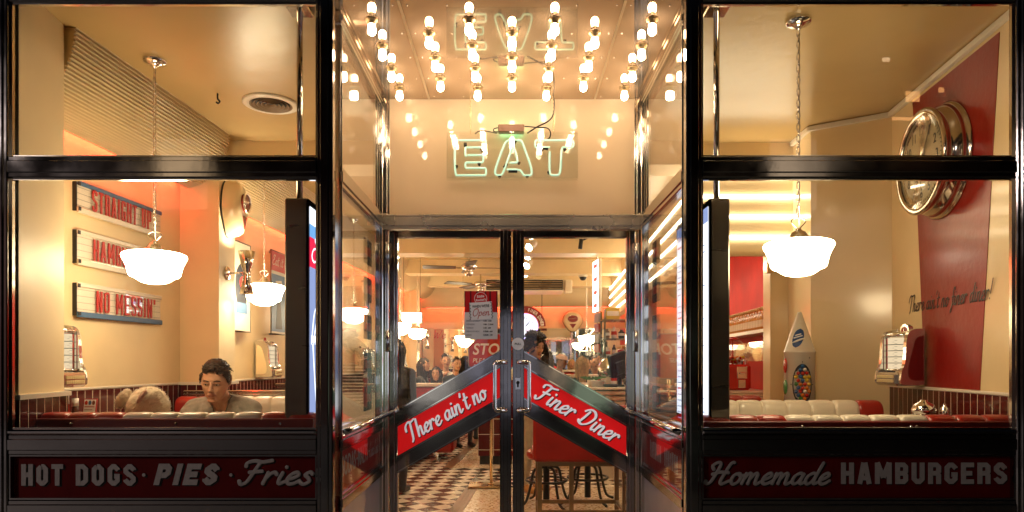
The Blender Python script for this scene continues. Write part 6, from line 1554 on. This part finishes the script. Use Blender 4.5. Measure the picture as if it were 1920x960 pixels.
def person(label, head, face=0., sit=True, lean=.15, nod=0., tilt=0., mats=None, hair='short', hair_m=None, arms=None, vox=.010, s=1., female=False, group=None, sleeves='top', locks=160, vneck=False, body_yaw=None, cap=None, hoff=(0, 0, 0)):
    """head = world centre of the head; face = heading of the face about z (0 = towards the street)"""
    top, bottom, shoe, skin = mats
    by = face if body_yaw is None else body_yaw
    u = V((0, -sin(lean), cos(lean))); HH = .0
    pz0 = .9 if not sit else .5
    torso = .46 if female else .49
    off_head = u*(torso+.075)+V((0, -.02, .125))+V(hoff)
    pz = head[2]/s-off_head.z
    Pl = V((0, 0, pz)); C = Pl+u*.30; N = Pl+u*torso; Hd = Pl+off_head
    rot = Mx.Rotation(by, 4, 'Z')
    hw = rot@Hd
    loc = V((head[0]-hw.x*s, head[1]-hw.y*s, 0))
    t = thing('person', label, 'person', tuple(loc), 0, group)
    A = Mx.Translation(loc)@Mx.Scale(s, 4)@rot
    MH = Mx.Translation(Hd)@Mx.Rotation(face-by, 4, 'Z')@Mx.Rotation(tilt, 4, 'Y')@Mx.Rotation(nod, 4, 'X')   # nod > 0 looks down
    prims = []                                          # (p, q, r1, r2, label)
    cap_ = lambda p, q, a, b, l: prims.append((V(p), V(q), a, b, l))
    sw = .168 if female else .180
    ch = .105 if female else .118
    for sx in (-1, 1):
        cap_(Pl+V((sx*.075, 0, .0)), Pl+u*.16+V((sx*.055, 0, 0)), .115, .098, 'top' if True else 'bottom')
        cap_(Pl+u*.16+V((sx*.055, 0, 0)), C+V((sx*.078, -.004, .03)), .098, ch, 'top')
        cap_(C+V((sx*.078, 0, .03)), N+V((sx*.085, .012, -.075)), ch, .072, 'top')
        cap_(N+V((sx*.03, .012, -.02)), N+V((sx*sw, .01, -.065)), .050, .060, 'top')
    nb = N+V((0, .015, -.03)); 
    cap_(nb, Hd+MH.to_3x3()@V((0, .030, -.045)), .056 if not female else .047, .050 if not female else .042, 'skin')
    arms = arms or {}
    for sx in (-1, 1):
        sh = N+V((sx*sw, .01, -.07)); spec = arms.get(sx)
        if spec is None:
            el = sh+V((sx*.07, -.13, -.25)); wr = el+V((-sx*.12, -.22, .02))
        else: el, wr = sh+V(spec[0]), sh+V(spec[1])
        cap_(sh, el, .058 if not female else .047, .043 if not female else .037, 'top'); cap_(el, wr, .042 if not female else .036, .030 if not female else .025, 'top' if sleeves == 'top' else 'skin')
        hd = (wr-el).normalized(); hs = hd.cross(V((0, 0, 1)));
        hs = hs.normalized() if hs.length > .1 else V((1, 0, 0)); hn = hs.cross(hd)
        if hn.z > 0: hn = -hn
        cap_(wr+hd*.01, wr+hd*.075, .026, .031, 'skin')
        for f_ in range(4):
            o_ = hs*(-.027+.018*f_); l_ = (.036, .042, .040, .031)[f_]
            a_ = wr+hd*.085+o_; b_ = a_+hd*l_*.9+hn*l_*.35; c_ = b_+hd*l_*.35+hn*l_*.8
            cap_(a_, b_, .0095, .009, 'skin'); cap_(b_, c_, .009, .0075, 'skin')
        th_ = wr+hd*.03+hs*(-.030*sx); t1 = th_+hd*.04-hs*.018*sx+hn*.01; cap_(th_, t1, .013, .011, 'skin'); cap_(t1, t1+hd*.03+hn*.008, .011, .008, 'skin')
        hip = Pl+V((sx*.09, 0, -.02))
        if sit: kn = hip+V((sx*.03, -.43, .02)); an = V((kn.x, kn.y+.02, .09))
        else: kn = V((hip.x+sx*.005, hip.y-.02, pz*.53)); an = V((hip.x+sx*.01, hip.y+.03, .09))
        cap_(hip, kn, .092, .062, 'bottom'); cap_(kn, an, .060, .042, 'bottom')
        cap_(an+V((0, .02, -.035)), an+V((0, -.14, -.05)), .043, .036, 'shoe')
    if not sit: cap_(Pl+V((0, 0, -.03)), Pl+V((0, 0, .05)), .12, .12, 'bottom')
    # union of everything, fused by a voxel remesh into one skin
    mb = MB()
    for p, q, a, b, l in prims: capsule_mesh(mb, p, q, a, b, 12)
    mb.add(HV, HF, 0, True, MH)
    face_bits = []
    def fb(p, q, a, b, l): face_bits.append((MH@V(p), MH@V(q), a, b, l))
    fb((0, -.092, .010), (0, -.112, -.028), .0075, .0115, 'skin'); fb((-.010, -.102, -.032), (.010, -.102, -.032), .0085, .0085, 'skin')
    fb((-.024, -.0850, -.0625), (.024, -.0850, -.0625), .0042, .0042, 'lip'); fb((-.014, -.0915, -.0600), (.014, -.0915, -.0600), .0046, .0046, 'lip'); fb((-.014, -.0905, -.0690), (.014, -.0905, -.0690), .0056, .0056, 'lip'); fb((-.011, -.076, -.096), (.011, -.076, -.096), .016, .016, 'skin')
    for sx in (-1, 1):
        for k in range(5):
            z = -.022+.013*k; fb((sx*.074, .008+.004*k, z), (sx*(.086-.002*abs(k-3)), .020+.003*k, z+.002), .007, .0075, 'skin')
        fb((sx*.016, -.0855, .0150), (sx*.046, -.0785, .0120), .0068, .0058, 'skin')      # upper lids
    for p, q, a, b, l in face_bits: capsule_mesh(mb, p, q, a, b, 10)
    me = bpy.data.meshes.new('tmp'); me.from_pydata(mb.v, [], mb.f); ob = bpy.data.objects.new('tmp', me); COL.objects.link(ob)
    rm = ob.modifiers.new('r', 'REMESH'); rm.mode = 'VOXEL'; rm.voxel_size = vox
    sm = ob.modifiers.new('s', 'SMOOTH'); sm.factor = .5; sm.iterations = 3 if vox < .007 else 2
    ev = ob.evaluated_get(bpy.context.evaluated_depsgraph_get()); m2 = bpy.data.meshes.new_from_object(ev)
    nv = len(m2.vertices); co = np.empty(nv*3); m2.vertices.foreach_get('co', co); co = co.reshape(-1, 3)
    fs = [list(p.vertices) for p in m2.polygons]
    bpy.data.objects.remove(ob); bpy.data.meshes.remove(me); bpy.data.meshes.remove(m2)
    fc = np.array([co[f].mean(0) for f in fs])
    best = np.full(len(fc), 1e9); lab = np.zeros(len(fc), int); names = ['skin', 'top', 'bottom', 'shoe', 'lip']
    for p, q, a, b, l in prims+face_bits:
        pv = np.array(p); d = np.array(q)-pv; L2 = max(1e-9, d@d); tt = np.clip(((fc-pv)@d)/L2, 0, 1)
        dist = np.linalg.norm(fc-(pv+tt[:, None]*d), axis=1)-(a+(b-a)*tt)
        if l == 'lip': dist = np.where(dist < .0016, dist-.001, 1e6)
        k = dist < best; best[k] = dist[k]; lab[k] = names.index(l)
    hl = (np.array(MH.inverted())@np.c_[fc, np.ones(len(fc))].T).T[:, :3]
    ishead = (np.abs(hl[:, 0]) < .1) & (np.abs(hl[:, 1]) < .128) & (hl[:, 2] > -.115) & (hl[:, 2] < .13)
    d_head = np.linalg.norm(hl/np.array([.08, .10, .12]), axis=1)
    lab[ishead & (d_head < 1.35) & (lab != 4)] = 0
    if vneck:
        rel = fc-np.array(N); v = (rel[:, 1] < -.01) & (rel[:, 2] > -.17) & (rel[:, 2] < .04) & (np.abs(rel[:, 0]) < (.062+rel[:, 2]*.34)) & (lab == 1)
        lab[v] = 0
    out = MB()
    ww = A
    vv = (np.array(ww)@np.c_[co, np.ones(nv)].T).T[:, :3]
    # cloth creases: small folds pushed along the surface on the clothes
    if vox < .007:
        top_f = np.where(lab == 1)[0]; vn = np.zeros_like(co); 
        F4 = np.array([f[:4] if len(f) >= 4 else f+[f[-1]] for f in fs]); nrm = np.cross(co[F4[:, 2]]-co[F4[:, 0]], co[F4[:, 3]]-co[F4[:, 1]])
        for k in range(4): np.add.at(vn, F4[top_f, k], nrm[top_f])
        ln = np.linalg.norm(vn, axis=1); sel = np.where(ln > 0)[0]
        for i in sel:
            q = co[i]; a_ = mnoise.noise(V((q[0]*7+q[2]*9, q[1]*7, q[2]*16-q[0]*6)))*.011+mnoise.noise(V((q[0]*30, q[1]*18, q[2]*34)))*.0025+.003
            vv[i] += np.array(ww.to_3x3()@V(vn[i]/ln[i]*a_))
        ed = {}
        for fi, f in enumerate(fs):
            if lab[fi] > 1: continue
            for j in range(len(f)): ed.setdefault(tuple(sorted((f[j], f[(j+1) % len(f)]))), []).append(fi)
        hem = [e for e, v in ed.items() if len(v) == 2 and lab[v[0]] != lab[v[1]]]
    else: hem = []
    out.v = [tuple(p) for p in vv]; out.f = fs; out.mi = [int(x) for x in lab]; out.sm = [True]*len(fs)
    for e in hem: out.tube([vv[e[0]], vv[e[1]]], .0046*s, 5, 9)
    WH = A@MH
    for sx in (-1, 1):                                   # eyes, brows, lash lines
        out.ball((sx*.031, -.0735, .001), (.0125, .0115, .0062), 5, 14, 10, WH); out.ball((sx*.031-.001, -.0815, .0008), (.0058, .0045, .0052), 6, 12, 8, WH)
        out.tube([WH@p for p in cr([V((sx*.017, -.0825, .0045)), V((sx*.031, -.0875, .0092)), V((sx*.046, -.0765, .0050))], 4)], [.0030*s]*9, 6, 0, flat=1.0)
        m_ = [V((sx*.014, -.0890, .0205)), V((sx*.027, -.0905, .0250)), V((sx*.041, -.0845, .0250)), V((sx*.051, -.0745, .0190))]
        out.tube([WH@p for p in cr(m_, 3)], [.0036*s]*4+[.0038*s]*4+[.0018*s]*2, 6, 7, flat=.7)
        m_ = [V((sx*.018, -.0845, .0022)), V((sx*.031, -.0890, .0062)), V((sx*.046, -.0780, .0026))]
        out.tube([WH@p for p in cr(m_, 3)], .0014*s, 5, 6)
    out.tube([WH@V(p) for p in ((-.027, -.0872, -.0648), (-.011, -.0960, -.0640), (0, -.0966, -.0646), (.011, -.0960, -.0640), (.027, -.0872, -.0648))], .0015*s, 5, 8)
    for sx in (-1, 1): out.ball((sx*.0065, -.109, -.0415), .003, 8, 6, 4, WH)
    hm = hair_m or hair_brown
    out.build('body', [skin, top, bottom, shoe, lip, eye_w, iris, hm, lip_dark, hem_m], t)
    # ---- hair
    if hair:
        rnd = random.Random(sum(map(ord, label)) % 1000); m = MB()
        tuft = lambda y, z: .075*max(0, min(1, (z-.05)/.05))*max(0, min(1, (.05-y)/.09)) if hair == 'short' else 0.
        def hairy(p):
            x, y, z = p
            if hair == 'short': return z > np.interp(y, [-.09, -.062, -.045, -.022, .0, .03, .055, .1], [.066, .062, .045, .002, .018, .022, -.02, -.055])
            return z > .060-.55*max(0, y+.045)-(.05 if abs(x) > .06 and y > -.06 else 0)
        idx = {}; vs = []; fs_ = []
        for f in HF:
            c = [sum(HV[i][k] for i in f)/4 for k in range(3)]
            if hairy((c[0], c[1], c[2]-.012)):
                for i in f:
                    if i not in idx: idx[i] = len(vs); x, y, z = HV[i]; e = 1.012+tuft(y, z); vs.append((x*e, y*e, z*e+.002))
                fs_.append([idx[i] for i in f])
        m.add(vs, fs_, 0, True, WH)
        roots = [HV[i] for f in HF for i in f[:1] if hairy(HV[i])]
        for k in range(locks):
            p = V(rnd.choice(roots)); p *= (1.02+tuft(p.y, p.z) if hair == 'short' else 1.09); n = p.normalized()
            if hair == 'short':
                side = V((n.x*.3+.16, -.12 if p.y < -.05 else .5, .30)) if p.z > .06 else V((0, .5, -.9)); side = (side-n*side.dot(n)*.75).normalized()
                L_ = (.030 if p.z > .06 else .017)*rnd.uniform(.5, 1.45); side = (side+V((rnd.uniform(-.55, .55), rnd.uniform(-.5, .5), rnd.uniform(-.3, .4)))); side = (side-n*side.dot(n)*.85).normalized()
                q = [p-n*.004, p+side*L_*.4+n*(.009 if p.z > .07 else .004), p+side*L_*.8+n*(.011 if p.z > .07 else .005), p+side*L_*1.1+n*(.007 if p.z > .07 else .003)]; r0 = .0026
            elif hair == 'long':
                L_ = rnd.uniform(.22, .36); o_ = V((n.x*.03, max(n.y, -.1)*.03, 0)); q = [p-n*.003, p+o_*.5+V((n.x*.012, .01, -.03)), V((p.x*1.12, max(p.y, -.045)*1.05+.01, -.08)), V((p.x*1.05+rnd.uniform(-.01, .01), max(p.y, -.03)*1.0+.02, -.08-L_*.6)), V((p.x*.95, max(p.y, -.03)+.025, -.08-L_))]; r0 = .0095
            else:                                         # curly
                L_ = rnd.uniform(.10, .24) if p.z < .08 else rnd.uniform(.05, .09); q = []; ph = rnd.uniform(0, 6)
                base = p; dirn = V((n.x*1.0, max(n.y, -.02)*.8+.24, -.85 if p.z < .09 else .1)).normalized(); sd = dirn.orthogonal().normalized(); sd2 = dirn.cross(sd)
                for j in range(9): uu = j/8; q.append(base+dirn*L_*uu+n*.016*sin(pi*min(1, uu*1.4))+(sd*cos(ph+uu*11)+sd2*sin(ph+uu*11))*.011)
                r0 = .0085
            q = cr(q, 2) if hair != 'curly' else q; nn = len(q)
            m.tube([WH@p_ for p_ in q], [r0*s*(.35+.65*sin(pi*min(.98, .18+.75*j/(nn-1)))) for j in range(nn)], 5, 0, flat=.6)
        m.build('hair', hm, t)
    if cap is not None:
        m = MB(); 
        m.lathe([(.0001, .135), (.05, .130), (.082, .105), (.092, .07), (.093, .045), (.09, .045)], 28, 0, WH@Mx.Translation((0, .008, 0))@Mx.Scale(1.2, 4, (0, 1, 0)))
        m.prism([(.075*cos(pi+pi*i/12), -.075+.07*sin(pi+pi*i/12)) for i in range(13)], .006, 0, WH@Mx.Translation((0, 0, .046))); m.build('cap', cap, t)
    return t

hem_m = cloth('hem', (.13, .11, .09))
jeans = cloth('pale_jeans', (.42, .36, .26)); dark_tr = cloth('dark_trousers', (.03, .03, .035)); black_top = cloth('black', (.018, .017, .018)); boot = mat('tan_boot', (.42, .20, .05), .6); shoe_b = mat('black_shoe', (.02, .018, .016), .4)
white_shirt = cloth('white_shirt', (.62, .58, .52)); navy = cloth('navy', (.03, .035, .06)); pink_shirt = cloth('pink_shirt', (.60, .38, .30))
# the man at the left window: head leaning towards the table, looking a little down and sideways
hd = P(404, 716, 4.12)
person('man in a grey v neck jumper leaning on the table behind the left window', tuple(hd), face=.14, lean=.42, nod=.20, tilt=.03, mats=(grey_knit, dark_tr, shoe_b, skin_a), hair='short', hair_m=hair_brown,
       vox=.0042, s=.99, vneck=True, locks=2800, arms={-1: ((-.10, -.14, -.22), (.05, -.33, -.24)), 1: ((.10, -.14, -.22), (-.04, -.33, -.24))}, body_yaw=.05, hoff=(0, -.055, -.085))
hd = P(1004, 650, 7.0)
person('young woman with dark curly hair in a striped top looking down inside the doors', tuple(hd), face=.62, sit=False, lean=.02, nod=.20, mats=(stripes, jeans, boot, skin_a), hair='curly', hair_m=hair_black, vox=.0065, s=.98, female=True, locks=420,
       arms={-1: ((-.05, -.03, -.27), (.06, -.22, -.14)), 1: ((.05, -.03, -.27), (-.06, -.23, -.12))}, body_yaw=.75)
G = 'diners seated deep inside'
person('woman with long brown hair in profile at the left group table', tuple(P(795, 684, 10.9)), face=1.35, lean=.12, mats=(black_top, dark_tr, shoe_b, skin_a), hair='long', hair_m=hair_brown, female=True, s=.92, group=G, locks=130)
person('woman with long dark hair facing the street at the left group table', tuple(P(818, 701, 10.75)), face=-.1, lean=.3, mats=(black_top, dark_tr, shoe_b, skin_b), hair='long', hair_m=hair_black, female=True, s=.92, group=G, locks=130)
person('dark haired man in white shirt resting cheek on his hand', tuple(P(836, 677, 11.2)), face=.25, lean=.05, tilt=-.18, mats=(white_shirt, dark_tr, shoe_b, skin_a), hair='short', hair_m=hair_black, s=.95, group=G, locks=120, arms={-1: ((-.04, -.20, -.20), (.10, -.26, .0)), 1: ((.06, -.13, -.25), (-.06, -.33, -.22))})
person('young man with short hair in dark jacket beside the hand on cheek man', tuple(P(856, 683, 11.0)), face=.5, lean=.15, mats=(black_top, dark_tr, shoe_b, skin_a), hair='short', hair_m=hair_brown, s=.92, group=G, locks=120)
person('dark haired diner at the end of the left group, near the stop sign', tuple(P(873, 680, 11.5)), face=2.3, lean=.1, mats=(navy, dark_tr, shoe_b, skin_b), hair='long', hair_m=hair_black, female=True, s=.92, group=G, locks=120)
person('person in a dark coat standing at the left edge of the door glass', tuple(P(743, 655, 7.0)), face=2.9, sit=False, lean=.02, arms={-1: ((-.03, .0, -.28), (-.02, -.04, -.52)), 1: ((.03, .0, -.28), (.02, -.04, -.52))}, mats=(black_top, dark_tr, shoe_b, skin_b), hair='long', hair_m=hair_black, s=.93, locks=130)
person('staff member in a pale cap and pink shirt in profile', tuple(P(1053, 678, 10.3)), face=1.2, sit=False, lean=.05, nod=.2, mats=(pink_shirt, dark_tr, shoe_b, skin_c), hair='short', hair_m=hair_black, s=.82, locks=60, cap=mat('cap_pale_pink', (.62, .44, .38), .8))
person('diner with dark hair just right of the standing woman', tuple(P(1027, 676, 10.8)), face=2.7, lean=.1, mats=(black_top, dark_tr, shoe_b, skin_b), hair='long', hair_m=hair_black, female=True, s=.9, group=G, locks=120)
person('blonde woman in a dark jacket seen from behind', tuple(P(1091, 684, 9.8)), face=pi-.1, lean=.08, mats=(black_top, dark_tr, shoe_b, skin_a), hair='long', hair_m=hair_blonde, female=True, s=.95, group=G, locks=190)
tm = person('man with dark glasses facing the street at the right booth', tuple(P(1116, 680, 11.0)), face=.1, lean=.2, mats=(navy, dark_tr, shoe_b, skin_a), hair='short', hair_m=hair_brown, s=.93, group=G, locks=110)
person('dark haired man in a navy suit turned left at the right booth', tuple(P(1129, 676, 10.6)), face=-1.3, lean=.1, mats=(navy, dark_tr, shoe_b, skin_a), hair='short', hair_m=hair_black, s=.95, group=G, locks=110)

# fluffy toy on the left table, its back to the window
D = 3.5; c = P(276, 756, D); t = thing('plush_toy', 'fluffy cream plush animal with one floppy ear behind the cream bench padding', 'plush toy', (c.x, D, TZ))
fur_m = mat('cream_fleece', (.74, .64, .48), .95, var=.12, vscale=30, sheen=.5); pink_fl = mat('pinkish_fleece', (.60, .40, .34), .95, var=.15, vscale=30)
def fur_ball(m, cen, rad, M=None, n=900, mi=0, seed=1, L=.016):
    rnd = random.Random(seed); seg, rings = 40, 28; vs = []; fs = []
    for i in range(rings+1):
        th = pi*i/rings
        for k in range(seg):
            a = 2*pi*k/seg; d = V((sin(th)*cos(a), sin(th)*sin(a), -cos(th))); q = 1+.05*mnoise.noise(d*3+V((seed, 0, 0)))+.035*mnoise.noise(d*9)
            vs.append((cen[0]+d.x*rad[0]*q, cen[1]+d.y*rad[1]*q, cen[2]+d.z*rad[2]*q))
    for i in range(rings):
        for k in range(seg): k2 = (k+1) % seg; fs.append([i*seg+k, i*seg+k2, (i+1)*seg+k2, (i+1)*seg+k])
    m.add(vs, fs, mi, True, M)
    for _ in range(n):
        d = V((rnd.gauss(0, 1), rnd.gauss(0, 1), rnd.gauss(0, 1))).normalized(); q = 1+.05*mnoise.noise(d*3+V((seed, 0, 0)))
        p = V((cen[0]+d.x*rad[0]*q, cen[1]+d.y*rad[1]*q, cen[2]+d.z*rad[2]*q)); tn = (d.orthogonal()+V((rnd.uniform(-1, 1), rnd.uniform(-1, 1), -.6))*.9); tn = (tn-d*tn.dot(d)).normalized(); b = d.cross(tn)
        tip = p+(d*.55+tn*.85)*L*rnd.uniform(.6, 1.1); w = .0022
        m.add([p+b*w, p-b*w, tip], [(0, 1, 2)], mi, False, M)
cx, cz = c.x, c.z
m = MB(); fur_ball(m, (cx, D+.02, TZ+.11), (.10, .085, .13), n=900, seed=3); m.build('body', fur_m, t)
m = MB(); fur_ball(m, (cx+.004, D, PZ(768, D)), (.103, .095, PZ(726, D)-PZ(768, D)), n=2600, seed=1); fur_ball(m, (cx+.045, D-.045, PZ(744, D)), (.045, .05, .045), n=500, seed=5); h = m.build('head', fur_m, t)
m = MB(); Me = Mx.Translation((cx-.118, D-.01, PZ(748, D)))@Mx.Rotation(R(-56), 4, 'Y'); fur_ball(m, (-.0, 0, 0), (.055, .018, .030), Me, n=600, seed=2, L=.012); m.build('ear', fur_m, t)
m = MB(); Me = Mx.Translation((cx+.020, D-.088, PZ(743, D)))@Mx.Rotation(R(35), 4, 'Y'); fur_ball(m, (0, 0, 0), (.012, .012, .040), Me, n=250, seed=6, L=.008); m.build('inner_ear', pink_fl, t)
